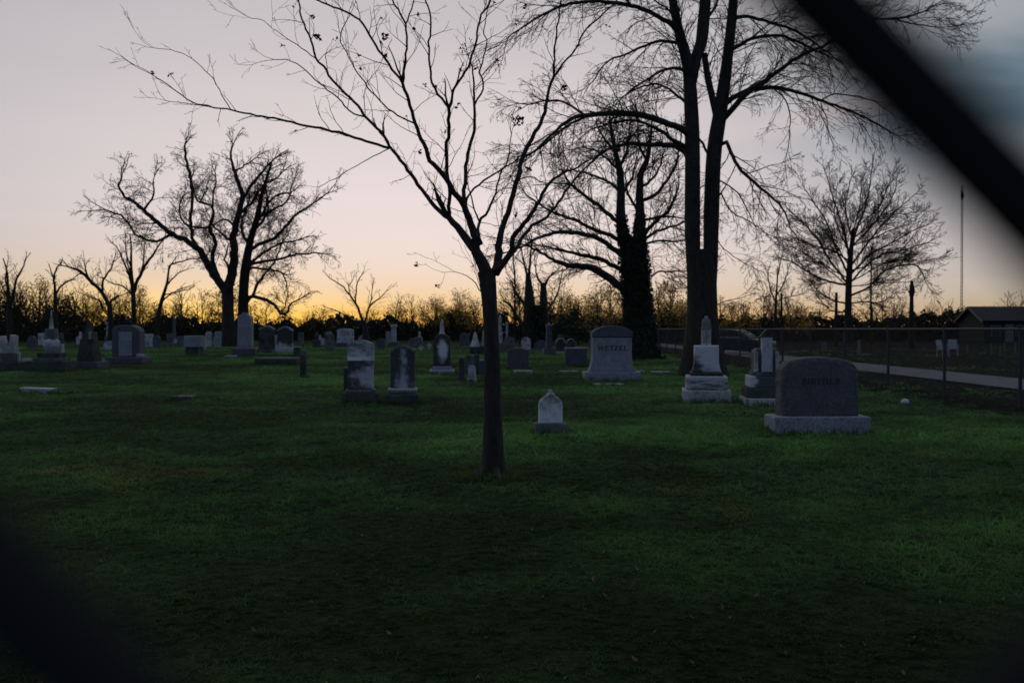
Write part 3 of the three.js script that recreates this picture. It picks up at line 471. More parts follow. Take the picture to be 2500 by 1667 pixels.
  { // ivy and scrub crowding the gnarled tree
    const p = P(1308, 803, 66), t = thing('scrub_clump', 'dark scrub crowding the foot of the gnarled dark tree', 'shrub', p.x, 0, p.z), r = rng(19), mb = new MB(), st = new MB();
    for (let i = 0; i < 60; i++) { const a = r() * 6.28, q = V3(Math.cos(a) * r() * 0.7, 0, Math.sin(a) * r() * 0.6); st.tube([q, q.clone().add(V3((r() - 0.5) * 0.8, 0.9, (r() - 0.5) * 0.8)), q.clone().add(V3((r() - 0.5) * 1.4, 1.5 + r() * 1.6, (r() - 0.5) * 1.2))], [0.018, 0.013, 0.008], 3, false); }
    for (let i = 0; i < 3600; i++) { const a = r() * 6.28, h = r() ** 0.8 * 3.2, w = 1.25 * Math.sqrt(r()) * (1.05 - 0.18 * h); mb.leaf(V3(Math.cos(a) * w * 1.1, h + 0.05, Math.sin(a) * w), 0.12 + 0.1 * r(), r); }
    mesh('stems', st.geo(), M.twig, t); tag(mesh('foliage', mb.geo(), M.ivy, t), null, null, null, 'stuff');
  }
  limbTree('twiggy_sapling', 'thin twiggy sapling left of the round-headed tree beyond the fence', 'tree', 82, 137, [L('1893,842 1893,800 1895,740 1898,690 1900,650', [4, 3.4, 3, 2, 1.2])], [L('1895,740 1880,700 1876,660', [1.8, 1.4, 1], 0), L('1897,720 1915,690 1925,660', [1.8, 1.4, 1], 0), L('1899,680 1905,650 1908,632', [1.4, 1.2, 1], 0), L('1896,735 1925,725 1945,722', [1.6, 1.3, 1], 0)], { ...small, first: 3, len: 1.3, gnarl: 0.3 });

  const A = habit(201, 7, 2.6, { g: gBare, limbs: 14 }), B = habit(205, 8.5, 3.0, { g: { ...gBare, up: 0.1, angle: 0.5 }, limbs: 15, low: 0.8 }), C = habit(209, 5.5, 2.6, { g: gBare, limbs: 12, stems: 2, first: 0.12 });
  const D = withLeaves(habit(213, 5.2, 2.4, { g: gBare, limbs: 16, first: 0.1 }), 3, 0.4, 0.17, M.bud), E = withLeaves(habit(217, 6.4, 2.3, { g: gBare, limbs: 16, first: 0.15 }), 3, 0.4, 0.16, M.bud);
  const F = withLeaves(habit(221, 4.2, 2.4, { g: { ...gBare, droop: 0.12 }, limbs: 16, first: 0.2 }), 1, 0.3, 0.1, M.shrub);
  const G = withLeaves(habit(225, 5.5, 1.9, { g: gBare, limbs: 22, first: 0.03, low: 1.35 }), 5, 0.5, 0.26, M.evergreen);
  const put = (h, sx, Z, topY, H, turn, name, label, group, cat = 'tree') => { const p = P(sx, 803, Z), k = (EYE + (803 - topY) / FOCAL * Z) / H; return placeHabit(h, name, label, cat, group, p.x, -Z, turn, k); };
  const S = withLeaves(habit(229, 5.5, 2.1, { g: gBare, limbs: 20, first: 0.03, low: 1.3 }), 4, 0.45, 0.24, M.shrub);
  put(S, 28, 100, 705, 5.5, 0.3, 'dark_scrub', 'dark scrub filling the far left edge below the two bare stems', null, 'shrub');
  put(S, 165, 102, 712, 5.5, 1.7, 'dark_scrub', 'dark rounded scrub between the slim forked tree and the pollarded tree', null, 'shrub');
  put(S, 105, 108, 745, 5.5, 2.7, 'dark_scrub', 'lower dark scrub just left of the slim forked tree', null, 'shrub');
  put(S, 388, 104, 752, 5.5, 4.7, 'dark_scrub', 'low dark scrub at the foot of the slender hooked tree', null, 'shrub');
  put(S, 1110, 112, 752, 5.5, 3.7, 'dark_scrub', 'low dark scrub left of the young tree trunk in the far treeline', null, 'shrub');
  put(S, 1640, 104, 762, 5.5, 0.7, 'dark_scrub', 'low dark scrub between the ivy trunk and the twin-stemmed trunk', null, 'shrub');
  put(B, 1007, 118, 700, 8.5, 0.4, 'feathery_bare_tree', 'pale feathery bare tree in the far treeline above the tall pointed monument', null);
  put(C, 960, 122, 715, 5.5, 1.4, 'low_bare_tree', 'low wide bare tree in the far treeline left of the pale feathery tree', null);
  put(D, 1062, 112, 725, 5.2, 2.4, 'reddish_bush', 'dense reddish bush in the far treeline right of the pale feathery tree', null);
  put(E, 1160, 104, 712, 6.4, 0.9, 'budding_tree', 'budding tree just left of the young tree trunk in the far treeline', null);
  put(D, 1120, 120, 740, 5.2, 4.4, 'budding_tree', 'low budding tree left of the taller budding tree by the young trunk', null);
  put(D, 782, 116, 742, 5.2, 0.2, 'rounded_bush', 'rounded golden bush in the treeline left of the vase-shaped tree', null);
  put(C, 738, 124, 757, 5.5, 2.2, 'low_bush', 'low bush in the far treeline right of the spreading oak', null);
  put(G, 1412, 84, 735, 5.5, 0.5, 'dark_evergreen', 'dark evergreen bush behind the large grey headstone', null);
  put(G, 1372, 92, 755, 5.5, 2.5, 'dark_evergreen', 'lower dark evergreen left of the one behind the large grey headstone', null);
  put(E, 1455, 92, 688, 6.4, 3.1, 'leafing_tree', 'leafing olive-green tree between the dark evergreen and the ivy-covered trunk', null);
  put(E, 1395, 108, 700, 6.4, 5.1, 'leafing_tree', 'leafing tree glowing gold above the dark evergreen bushes', null);
  put(B, 1345, 110, 690, 8.5, 5.9, 'leafing_tree', 'bare rising tree behind the two blunt stems of the gnarled dark tree', null);
  put(E, 1628, 106, 715, 6.4, 1.1, 'leafing_tree', 'leafing golden tree seen between the ivy trunk and the twin-stemmed tree', null);
  put(D, 1665, 112, 735, 5.2, 2.1, 'leafing_tree', 'lower leafing tree touching the left side of the twin-stemmed trunk', null);
  put(D, 1800, 108, 722, 5.2, 3.3, 'rounded_tree', 'rounded budding tree right of the twin-stemmed trunk', null);
  put(A, 1905, 116, 700, 7, 0.8, 'bare_treeline_tree', 'bare dark tree in the treeline left of the round-headed tree', null);
  put(D, 1955, 100, 735, 5.2, 1.9, 'dark_bush', 'dark bush under the left limbs of the round-headed tree', null);
  put(F, 2130, 92, 708, 4.2, 0.6, 'weeping_tree', 'low weeping tree right of the round-headed trunk', null);
  put(F, 2185, 104, 742, 4.2, 2.6, 'weeping_tree', 'smaller weeping bush at the right foot of the round-headed tree', null);
  put(A, 2462, 118, 700, 7, 1.6, 'bare_treeline_tree', 'bare branches standing up behind the dark house roof', null);
  put(C, 2498, 112, 712, 5.5, 0.2, 'bare_treeline_tree', 'spiky bare tree at the right edge behind the house', null);
  // the nameless trees of the treeline
  const rand = rng(991), hs = [[A, 7], [D, 5.2], [E, 6.4], [B, 8.5], [E, 6.4], [C, 5.5], [F, 4.2]];
  const kinds = new Map([[A, 'spreading bare'], [B, 'slim feathery'], [C, 'two-stemmed bare'], [D, 'low golden budding'], [E, 'taller golden budding'], [F, 'drooping']]);
  const rows = [[-30, 190, 705, 15, 'behind the pointed monuments at the far left'], [190, 330, 722, 10, 'behind the pollarded and upright bare trees'], [330, 440, 722, 8, 'left of the spreading oak, by the hooked tree'], [440, 560, 728, 5, 'directly left of the spreading oak trunks'], [560, 730, 768, 6, 'directly right of the spreading oak trunks'], [730, 1040, 762, 10, 'on both sides of the vase-shaped tree'], [1040, 1170, 728, 8, 'just left of the young tree trunk'], [1200, 1380, 718, 9, 'behind the gnarled dark tree'], [1380, 1560, 718, 8, 'behind the large grey headstone and ivy trunk'], [1560, 1680, 715, 7, 'between the ivy trunk and the twin-stemmed trunk'], [1680, 1960, 738, 12, 'right of the twin-stemmed trunk'], [1960, 2200, 752, 6, 'under the round-headed tree'], [2200, 2520, 774, 12, 'by the radio mast and the house']];
  for (const [x0, x1, y, n, where] of rows) for (let i = 0; i < n; i++) {
    const [h, H] = hs[Math.floor(rand() * (x1 < 500 ? 6 : 7))], label = kinds.get(h) + ' tree of the treeline ' + where;
    put(h, lerp(x0, x1, (i + rand()) / n), 118 + rand() * 34, y - 8 + (rand() - 0.5) * 84, H, rand() * 6.28, 'treeline_tree', label, label.replace(' tree ', ' trees '));
  }
}
{ // the thicket under the treeline, one mass of stems and leaves
  const rand = rng(617), core = new MB(), leaf = new MB();
  const top = (sx) => { const b = sx < 500 ? 782 : sx < 1180 ? 783 : sx < 1650 ? 775 : sx < 2200 ? 782 : 770; return b + 34 * (fbm(sx / 45, 3, 5) - 0.5) * 1.6 + 14 * (vnoise(sx / 11, 7) - 0.5); };
  const H = (sx, Z) => EYE + (803 - top(sx)) / FOCAL * Z, N = 260;
  for (let i = 0; i < N; i++) { // solid bank of brush, lumpy on top
    const s0 = lerp(-700, 3200, i / N), s1 = lerp(-700, 3200, (i + 1) / N), q = (s, z, y) => { const p = P(s, 803, z); p.y = y; return p; };
    const h0 = H(s0, 126) * 0.62, h1 = H(s1, 126) * 0.62, up = V3(0, 0.6, 0.8);
    const a = q(s0, 121, 0), b = q(s1, 121, 0), c = q(s1, 123, h1 * 0.9), d = q(s0, 123, h0 * 0.9), e = q(s1, 127, h1), f = q(s0, 127, h0), g = q(s1, 132, 0), k = q(s0, 132, 0);
    core.tri(a, b, c, up); core.tri(a, c, d, up); core.tri(d, c, e, up); core.tri(d, e, f, up); core.tri(f, e, g, up); core.tri(f, g, k, up);
  }
  for (let i = 0; i < 42000; i++) { const sx = lerp(-300, 2800, rand()), Z = 112 + rand() * 16, h = H(sx, Z), p = P(sx, 803, Z); p.y = h * (1 - 0.75 * rand() ** 1.6) + (rand() < 0.12 ? rand() * 0.7 : 0); leaf.leaf(p, 0.34 + 0.3 * rand(), rand); }
  const g = mergeGeometries([core.geo(), leaf.geo()]);
  tag(mesh('undergrowth', g, M.shrub), 'dark thicket of brush along the far edge of the cemetery', 'undergrowth', null, 'stuff');
}

// ---------------------------------------------------------------- gravestones
const srand = rng(4242);
function box(parent, name, w, h, d, y, mat, o = {}) {
  const b = Math.min(o.bevel ?? 0.02, w / 3, h / 3, d / 3), g = new RoundedBoxGeometry(w, h, d, 2, b); 
  if (o.taper || o.taperD) { const p = g.attributes.position; for (let i = 0; i < p.count; i++) { const t = p.getY(i) / h + 0.5; p.setX(i, p.getX(i) * lerp(1, o.taper ?? 1, t)); p.setZ(i, p.getZ(i) * lerp(1, o.taperD ?? o.taper ?? 1, t)); } g.computeVertexNormals(); }
  g.translate(o.x ?? 0, y + h / 2, o.z ?? 0);
  return mesh(name, o.fit ? fitUV(g, o.fit) : boxUV(g, 1, srand() * 9, srand() * 9), mat, parent);
}
function fitUV(g, [w, y0, h]) { g = g.index ? g.toNonIndexed() : g; const p = g.attributes.position, uv = new Float32Array(p.count * 2); for (let i = 0; i < p.count; i++) { uv[i * 2] = p.getX(i) / w + 0.5; uv[i * 2 + 1] = (p.getY(i) - y0) / h; } g.setAttribute('uv', new THREE.BufferAttribute(uv, 2)); return g; }
function slab(parent, name, pts, d, y, mat, o = {}) { // an outline in x,y given thickness, its edges rounded
  const s = new THREE.Shape(); pts.forEach(([x, q], i) => (i ? s.lineTo(x, q) : s.moveTo(x, q))); s.closePath();
  const b = o.bevel ?? 0.015, g = new THREE.ExtrudeGeometry(s, { depth: d - 2 * b, bevelEnabled: true, bevelSize: b, bevelThickness: b, bevelOffset: -b, bevelSegments: 2, steps: 1 });
  g.translate(o.x ?? 0, y, -d / 2 + b + (o.z ?? 0));
  return mesh(name, o.fit ? fitUV(g, o.fit) : boxUV(g, 1, srand() * 9, srand() * 9), mat, parent);
}
function lathe(parent, name, prof, y, mat, o = {}) { const g = new THREE.LatheGeometry(prof.map(([r, q]) => new THREE.Vector2(r, q)), o.seg ?? 20); g.translate(o.x ?? 0, y, o.z ?? 0); return mesh(name, boxUV(g, 1, srand() * 9, 0), mat, parent); }
// outlines, foot at 0
const arched = (w, h, rise, n = 14) => { const p = [[-w / 2, 0], [w / 2, 0]]; for (let i = 0; i <= n; i++) { const t = 1 - 2 * i / n; p.push([t * w / 2, h - rise + rise * Math.sqrt(Math.max(0, 1 - t * t))]); } return p; };
const segmental = (w, h, rise, n = 12) => { const p = [[-w / 2, 0], [w / 2, 0]]; for (let i = 0; i <= n; i++) { const t = 1 - 2 * i / n; p.push([t * w / 2, h - rise * t * t]); } return p; };
const gothic = (w, h, rise, n = 8) => { const p = [[-w / 2, 0], [w / 2, 0]]; for (let i = 0; i <= n; i++) { const t = i / n; p.push([w / 2 * Math.cos(t * Math.PI / 2) ** 0.8, h - rise + rise * t ** 0.85]); } for (let i = n - 1; i >= 0; i--) { const t = i / n; p.push([-w / 2 * Math.cos(t * Math.PI / 2) ** 0.8, h - rise + rise * t ** 0.85]); } return p; };
const peaked = (w, h, rise, sh = 0) => [[-w / 2, 0], [w / 2, 0], [w / 2, h - rise], [w / 2 - sh, h - rise], [0, h], [-w / 2 + sh, h - rise], [-w / 2, h - rise]];
const chamfered = (w, h, c) => [[-w / 2, 0], [w / 2, 0], [w / 2, h - c * 1.2], [w / 2 - c, h], [-w / 2 + c, h], [-w / 2, h - c * 1.2]];
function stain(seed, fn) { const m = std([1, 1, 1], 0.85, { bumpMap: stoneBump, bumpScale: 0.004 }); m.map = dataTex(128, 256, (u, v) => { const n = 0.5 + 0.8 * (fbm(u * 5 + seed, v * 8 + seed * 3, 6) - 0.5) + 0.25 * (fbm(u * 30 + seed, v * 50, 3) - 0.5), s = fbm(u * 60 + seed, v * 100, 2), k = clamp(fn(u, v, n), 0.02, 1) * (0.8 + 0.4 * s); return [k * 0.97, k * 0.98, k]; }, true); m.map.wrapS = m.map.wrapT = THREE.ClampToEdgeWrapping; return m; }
// a stone whose foot is seen at (sx, sy); its parts are made by fn in metres, k = metres per photo pixel there
function grave(name, label, cat, sx, sy, turn, fn, group) { const p = ground(sx, sy), k = -p.z / FOCAL, d = -p.z; const t = thing(name, label, cat, p.x, lie(p.x, p.z) - 0.03, p.z, turn, group); fn(t, k, d); return t; }
const font = await new FontLoader().loadAsync('fonts/droid/droid_serif_bold.typeface.json');
function letters(parent, text, size, y, z, x = 0) { const g = new TextGeometry(text, { font, size, depth: 0.006, curveSegments: 3, bevelEnabled: false }); g.computeBoundingBox(); const b = g.boundingBox; g.translate(-(b.min.x + b.max.x) / 2 + x, y, z - 0.003); return mesh('lettering', g, M.incised, parent); }

// large granite stone at the right
grave('granite_headstone', 'wide rough-edged granite headstone with a family name, nearest stone on the right', 'headstone', 2010, 1066, 0.02, (t, k) => {
  const w = 238 * k, h = 46 * k + 0.03; box(t, 'base', w, h, 0.5, 0, M.granite, { bevel: 0.025, z: -0.25 });
  const rough = (w0, H, c, n) => { const p = [], r = rng(n); const add = (x, y) => p.push([x + (r() - 0.5) * 0.012, y + (r() - 0.5) * 0.012]); for (let i = 0; i <= 8; i++) add(lerp(-w0 / 2, w0 / 2, i / 8), 0); for (let i = 1; i <= 8; i++) add(w0 / 2 - 0.01 * i / 8, (H - c) * i / 8); add(w0 / 2 - c * 0.45, H - c * 0.45); for (let i = 0; i <= 10; i++) { const u = 1 - 2 * i / 10; add(u * (w0 / 2 - c), H + 0.055 * (1 - u * u)); } add(-w0 / 2 + c * 0.45, H - c * 0.45); for (let i = 8; i >= 1; i--) add(-w0 / 2 + 0.01 * i / 8, (H - c) * i / 8); return p; };
  const W = 196 * k, H = 136 * k; slab(t, 'die', rough(W, H, 0.13, 3), 0.3, h, M.rock, { bevel: 0.04, z: -0.25 });
  slab(t, 'face_panel', rough(W - 0.15, H - 0.06, 0.11, 8), 0.02, h + 0.004, M.graniteDark, { bevel: 0.008, z: -0.25 + 0.153 });
  letters(t, 'BIRTHER', 0.085, h + H * 0.58, -0.25 + 0.163);
});
// small pale stone with a knob
grave('small_headstone', 'small pale headstone with a pointed arch and broken knob, alone right of the young tree', 'headstone', 1347, 1065, 0.1, (t, k) => {
  const h = 29 * k + 0.03; box(t, 'base', 80 * k, h, 0.26, 0, M.weathered, { bevel: 0.012, z: -0.13 });
  slab(t, 'tablet', gothic(58 * k, 73 * k, 30 * k), 0.13, h, stain(4, (u, v, n) => 0.6 - 0.42 * smoothstep(n + v * 0.5, 0.5, 1.15) + 0.15 * (1 - v)), { z: -0.13, fit: [58 * k, h, 73 * k] });
  lathe(t, 'finial', [[0.0, 0.062], [0.018, 0.058], [0.03, 0.04], [0.02, 0.028], [0.024, 0.02], [0.05, 0.008], [0.062, -0.03]], h + 72 * k, M.marbleClean, { z: -0.13 });
});
// the pair of tall marble stones left of the young tree
grave('capped_headstone', 'tall headstone with a pale arched cap and stained lower half, left of the pair', 'headstone', 878, 984, 0.06, (t, k) => {
  const h = 25 * k + 0.03; box(t, 'base', 95 * k, h, 0.42, 0, M.mossy, { bevel: 0.03, z: -0.21, taper: 0.95 });
  box(t, 'plinth', 74 * k, 8 * k, 0.32, h, M.weathered, { z: -0.21 });
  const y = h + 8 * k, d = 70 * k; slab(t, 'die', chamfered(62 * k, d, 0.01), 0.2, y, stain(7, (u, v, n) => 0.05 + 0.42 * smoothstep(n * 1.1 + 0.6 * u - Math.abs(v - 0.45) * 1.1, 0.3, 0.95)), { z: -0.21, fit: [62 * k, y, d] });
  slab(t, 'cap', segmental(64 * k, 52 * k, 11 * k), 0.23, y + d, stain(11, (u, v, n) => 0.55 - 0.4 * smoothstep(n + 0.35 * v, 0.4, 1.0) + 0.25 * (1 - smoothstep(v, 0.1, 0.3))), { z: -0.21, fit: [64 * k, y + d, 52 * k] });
});
grave('arched_headstone', 'dark arched headstone on a stepped base with a pale ledge, right of the pair', 'headstone', 981, 985, 0.03, (t, k) => {
  const h = 25 * k + 0.03; box(t, 'base', 84 * k, h, 0.42, 0, M.mossy, { bevel: 0.06, z: -0.21 });
  box(t, 'lower_plinth', 70 * k, 7 * k, 0.34, h, M.weathered, { z: -0.21 }); box(t, 'ledge', 71 * k, 6 * k, 0.33, h + 7 * k, M.marble, { z: -0.21, bevel: 0.012 });
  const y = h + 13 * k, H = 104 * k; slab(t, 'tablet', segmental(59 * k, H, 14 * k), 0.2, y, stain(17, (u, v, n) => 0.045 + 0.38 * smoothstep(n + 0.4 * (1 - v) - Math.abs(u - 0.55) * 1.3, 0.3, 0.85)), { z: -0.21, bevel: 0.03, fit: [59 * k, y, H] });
  slab(t, 'rim', [...segmental(61 * k, 16 * k, 14 * k).slice(2), ...segmental(53 * k, 9 * k, 12 * k).slice(2).reverse()], 0.22, y + H - 14.5 * k, M.weathered, { z: -0.205, bevel: 0.006 });
});
grave('dark_stone_post', 'narrow dark stone post close behind the capped headstone', 'stone post', 845, 958, 0, (t, k) => { box(t, 'shaft', 12 * k, 62 * k, 0.14, 0, M.mossy, { taper: 0.9 }); box(t, 'cap', 13 * k, 4 * k, 0.16, 62 * k, M.weathered, { bevel: 0.015 }); });
// pointed marble monument
grave('pointed_monument', 'arched marble monument with a slim pale spire left of the young tree trunk', 'monument', 1078, 914, 0.04, (t, k) => {
  box(t, 'base', 64 * k, 10 * k + 0.03, 0.7, 0, M.granitePale, { bevel: 0.02, z: -0.35, taper: 0.96 });
  const y = 9 * k + 0.03; box(t, 'plinth', 48 * k, 10 * k, 0.5, y, M.granite, { z: -0.35, bevel: 0.03, taper: 0.9 });
  slab(t, 'tablet', arched(42 * k, 80 * k, 20 * k), 0.4, y + 10 * k, stain(23, (u, v, n) => 0.04 + 0.6 * smoothstep(n * 0.6 + 1 - Math.hypot((u - 0.55) * 2.3, (v - 0.5) * 2.1), 0.4, 0.9)), { z: -0.35, bevel: 0.03, fit: [42 * k, y + 10 * k, 80 * k] });
  lathe(t, 'spire', [[0, 0.52], [0.03, 0.5], [0.055, 0.3], [0.07, 0.1], [0.09, 0.03], [0.12, 0]], y + 89 * k, M.marbleClean, { z: -0.35, seg: 8 });
});
// small stones left of the trunk
grave('dark_narrow_stone', 'narrow dark stone with a worn pale top, left of the small tapered stone', 'headstone', 1127, 932, 0.02, (t, k) => { box(t, 'base', 20 * k, 7 * k, 0.2, 0, M.weathered); slab(t, 'tablet', arched(14 * k, 54 * k, 5 * k), 0.12, 6 * k, M.mossy); box(t, 'cap', 15 * k, 3 * k, 0.13, 59 * k, M.weathered, { bevel: 0.01 }); });
grave('small_pale_stone', 'small pale tapered stone with a bright foot just left of the young tree trunk', 'headstone', 1152, 933, 0.05, (t, k) => { box(t, 'base', 25 * k, 12 * k, 0.3, 0, M.marbleClean, { bevel: 0.02 }); box(t, 'die', 21 * k, 26 * k, 0.22, 12 * k, M.marble, { taper: 0.85 }); box(t, 'cap', 14 * k, 4 * k, 0.2, 38 * k, M.marbleClean, { bevel: 0.015 }); });
grave('plain_stone', 'low grey stone half hidden behind the small pale tapered stone', 'headstone', 1147, 912, 0, (t, k) => { slab(t, 'tablet', segmental(24 * k, 46 * k, 5 * k), 0.18, 0, M.weathered); });
grave('dark_slab_stone', 'tall dark slab between the small pale stone and the young tree trunk', 'headstone', 1164, 917, 0, (t, k) => { slab(t, 'tablet', chamfered(13 * k, 54 * k, 0.03), 0.16, 0, M.mossy); });
grave('square_stone', 'square stone with a pale top edge beside the young tree trunk', 'headstone', 1179, 915, 0.05, (t, k) => { box(t, 'base', 22 * k, 10 * k, 0.3, 0, M.weathered); box(t, 'die', 17 * k, 26 * k, 0.22, 10 * k, M.graniteDark); box(t, 'cap', 18 * k, 3 * k, 0.24, 36 * k, M.marble, { bevel: 0.01 }); });
grave('cone_monument', 'pale cone-shaped monument on a dark pedestal behind the small stones', 'monument', 1160, 866, 0, (t, k) => { box(t, 'pedestal', 26 * k, 20 * k, 0.6, 0, M.mossy, { bevel: 0.03 }); lathe(t, 'cone', [[0, 36 * k], [2.5 * k, 35 * k], [6.5 * k, 18 * k], [10 * k, 6 * k], [12.5 * k, 3 * k], [12.5 * k, 0]], 20 * k, M.marble, { seg: 12 }); });
grave('slim_monument', 'slim pale monument touching the left side of the young tree trunk', 'monument', 1181, 866, 0, (t, k) => { box(t, 'pedestal', 18 * k, 22 * k, 0.5, 0, M.mossy); box(t, 'shaft', 11 * k, 38 * k, 0.28, 22 * k, M.marble, { taper: 0.45 }); });
// columns right of the trunk
grave('broken_column', 'tall pale broken column just right of the young tree trunk', 'column', 1221, 852, 0, (t, k) => { box(t, 'pedestal', 16 * k, 16 * k, 0.5, 0, M.weathered); lathe(t, 'shaft', [[5 * k, 0], [5.6 * k, 3 * k], [4.6 * k, 6 * k], [3.8 * k, 60 * k], [3 * k, 66 * k], [0, 68 * k]], 16 * k, M.marble, { seg: 14 }); });
grave('slim_column', 'slim pale column right of the tall broken one', 'column', 1238, 852, 0, (t, k) => { box(t, 'pedestal', 13 * k, 14 * k, 0.4, 0, M.weathered); lathe(t, 'shaft', [[4 * k, 0], [3.2 * k, 4 * k], [2.8 * k, 46 * k], [3.6 * k, 49 * k], [2 * k, 53 * k], [0, 54 * k]], 14 * k, M.marbleClean, { seg: 12 }); });
grave('iron_frame', 'thin railing frame between the two pale columns', 'railing', 1227, 846, 0, (t, k) => { const mb = new MB(), r = 0.02; for (const x of [-11, -1, 10]) mb.tube([V3(x * k, 0, 0.25), V3(x * k, 37 * k, 0.25)], [r, r], 6); mesh('upright', mb.geo(), M.whitePaint, t); const m2 = new MB(); m2.tube([V3(-12 * k, 36 * k, 0.25), V3(11 * k, 36 * k, 0.25)], [r, r], 6); mesh('top_bar', m2.geo(), M.whitePaint, t); });
grave('wide_grey_stone', 'wide grey headstone with a low curved top right of the young tree trunk', 'headstone', 1265, 899, -0.03, (t, k) => { box(t, 'base', 60 * k, 9 * k, 0.5, 0, M.graniteDark); slab(t, 'die', segmental(53 * k, 46 * k, 7 * k), 0.28, 8 * k, M.graniteDark, { bevel: 0.03 }); });
grave('squat_stone', 'squat dark stone with a pale top line left of the large grey headstone', 'headstone', 1406, 893, 0, (t, k) => { box(t, 'die', 53 * k, 43 * k, 0.4, 0, M.graniteDark, { bevel: 0.03 }); box(t, 'cap', 55 * k, 4 * k, 0.44, 43 * k, M.granite, { bevel: 0.02 }); });
grave('round_topped_stone', 'dark round-topped stone with a pale rim, left of two before the evergreen', 'headstone', 1369, 862, 0, (t, k) => { slab(t, 'tablet', arched(23 * k, 38 * k, 11 * k), 0.24, 0, M.mossy); slab(t, 'rim', [...arched(25 * k, 13 * k, 12.5 * k).slice(2), ...arched(20 * k, 11 * k, 10.5 * k).slice(2).reverse()], 0.26, 26 * k, M.granitePale, { bevel: 0.008 }); box(t, 'base', 30 * k, 6 * k, 0.5, 0, M.granitePale); });
grave('round_topped_stone', 'dark round-topped stone with a pale rim, right of two before the evergreen', 'headstone', 1394, 862, 0, (t, k) => { slab(t, 'tablet', arched(19 * k, 37 * k, 9 * k), 0.24, 0, M.mossy); slab(t, 'rim', [...arched(20 * k, 10 * k, 9.5 * k).slice(2), ...arched(16 * k, 8 * k, 7.5 * k).slice(2).reverse()], 0.26, 28 * k, M.granitePale, { bevel: 0.008 }); });
grave('dim_obelisk', 'dim purplish obelisk with a small cap before the gnarled dark tree', 'obelisk', 1340, 866, 0.2, (t, k) => { box(t, 'base', 34 * k, 18 * k, 0.6, 0, M.graniteDark, { taper: 0.8 }); box(t, 'shaft', 14 * k, 54 * k, 0.35, 18 * k, M.graniteDark, { taper: 0.8 }); box(t, 'cap', 14 * k, 4 * k, 0.36, 72 * k, M.granite); lathe(t, 'finial', [[0, 5 * k], [2 * k, 4 * k], [3 * k, 0]], 76 * k, M.granite, { seg: 10 }); });
// low bevelled markers
const markers = [[1277, 915, 48, 'low pale marker in front of the wide grey headstone'], [1388, 915, 48, 'low pale marker left of the large grey headstone'], [1552, 914, 46, 'low pale marker at the right foot of the large grey headstone'], [1615, 915, 48, 'low pale marker between the large grey headstone and the white monument']];
for (const [sx, sy, w, label] of markers) grave('bevel_marker', label, 'grave marker', sx, sy, 0.03, (t, k) => { const g = [[-w / 2 * k, 0], [w / 2 * k, 0], [w / 2 * k, 0.1], [w / 2 * k - 0.02, 0.13], [-w / 2 * k + 0.02, 0.13], [-w / 2 * k, 0.1]]; slab(t, 'block', g, 0.32, 0, M.granitePale, { z: -0.16, bevel: 0.02 }); }, 'low markers in the middle rows');
grave('flush_marker', 'thin flat slab lying in the grass before the large grey headstone', 'grave marker', 1487, 943, 0, (t, k) => { box(t, 'slab', 76 * k, 0.09, 0.35, 0, M.granitePale, { z: -0.17 }); });
grave('flat_marker', 'broad pale slanted marker lying in the grass at the left edge', 'grave marker', 86, 962, 0.1, (t, k) => { const g = [[-30 * k, 0], [30 * k, 0], [39 * k, 0.14], [-39 * k, 0.17]]; slab(t, 'block', g, 0.36, 0, M.granitePale, { z: -0.18, bevel: 0.02 }); box(t, 'footing', 36 * k, 0.07, 0.3, 0, M.weathered, { x: 52 * k, z: -0.18 }); });
grave('dim_flat_marker', 'dim flat marker in the grass between the flat slab and the capped headstone', 'grave marker', 439, 981, 0, (t, k) => { box(t, 'slab', 56 * k, 0.11, 0.4, 0, M.graniteDark, { z: -0.2, bevel: 0.03 }); });
grave('dark_fleck_marker', 'small pale flat marker below the tall chamfered stone', 'grave marker', 563, 871, 0, (t, k) => { box(t, 'slab', 26 * k, 5 * k, 0.4, 0, M.granitePale); });

// the large grey headstone in the middle
grave('family_headstone', 'large grey flared headstone with a family name and curved top at centre right', 'headstone', 1497, 931, 0.05, (t, k) => {
  const h = 23 * k + 0.03; box(t, 'base', 138 * k, h, 0.62, 0, M.granite, { bevel: 0.025, z: -0.31 });
  const H = 84 * k, w1 = 117 * k, w2 = 97 * k, p = []; const n = 10;
  for (let i = 0; i <= n; i++) { const u = i / n; p.push([lerp(w1, w2, 1 - (1 - Math.min(1, u * 1.9)) ** 2.2) / 2, H * u]); }
  const out = [...p]; for (let i = n; i >= 0; i--) out.push([-p[i][0], p[i][1]]);
  slab(t, 'die', out, 0.4, h, M.granite, { bevel: 0.03, z: -0.31 });
  const cap = []; const cw = 100 * k, ch = 30 * k; cap.push([-cw / 2, 0], [cw / 2, 0], [cw / 2, ch * 0.42]); for (let i = 0; i <= 10; i++) { const u = 1 - 2 * i / 10; cap.push([u * cw * 0.4, ch * (0.7 + 0.3 * (1 - u * u))]); } cap.push([-cw / 2, ch * 0.42]);
  slab(t, 'cap', cap, 0.44, h + H, M.graniteDark, { bevel: 0.03, z: -0.31 });
  letters(t, 'WETZEL', 12.5 * k, h + H * 0.62, -0.31 + 0.201);
});
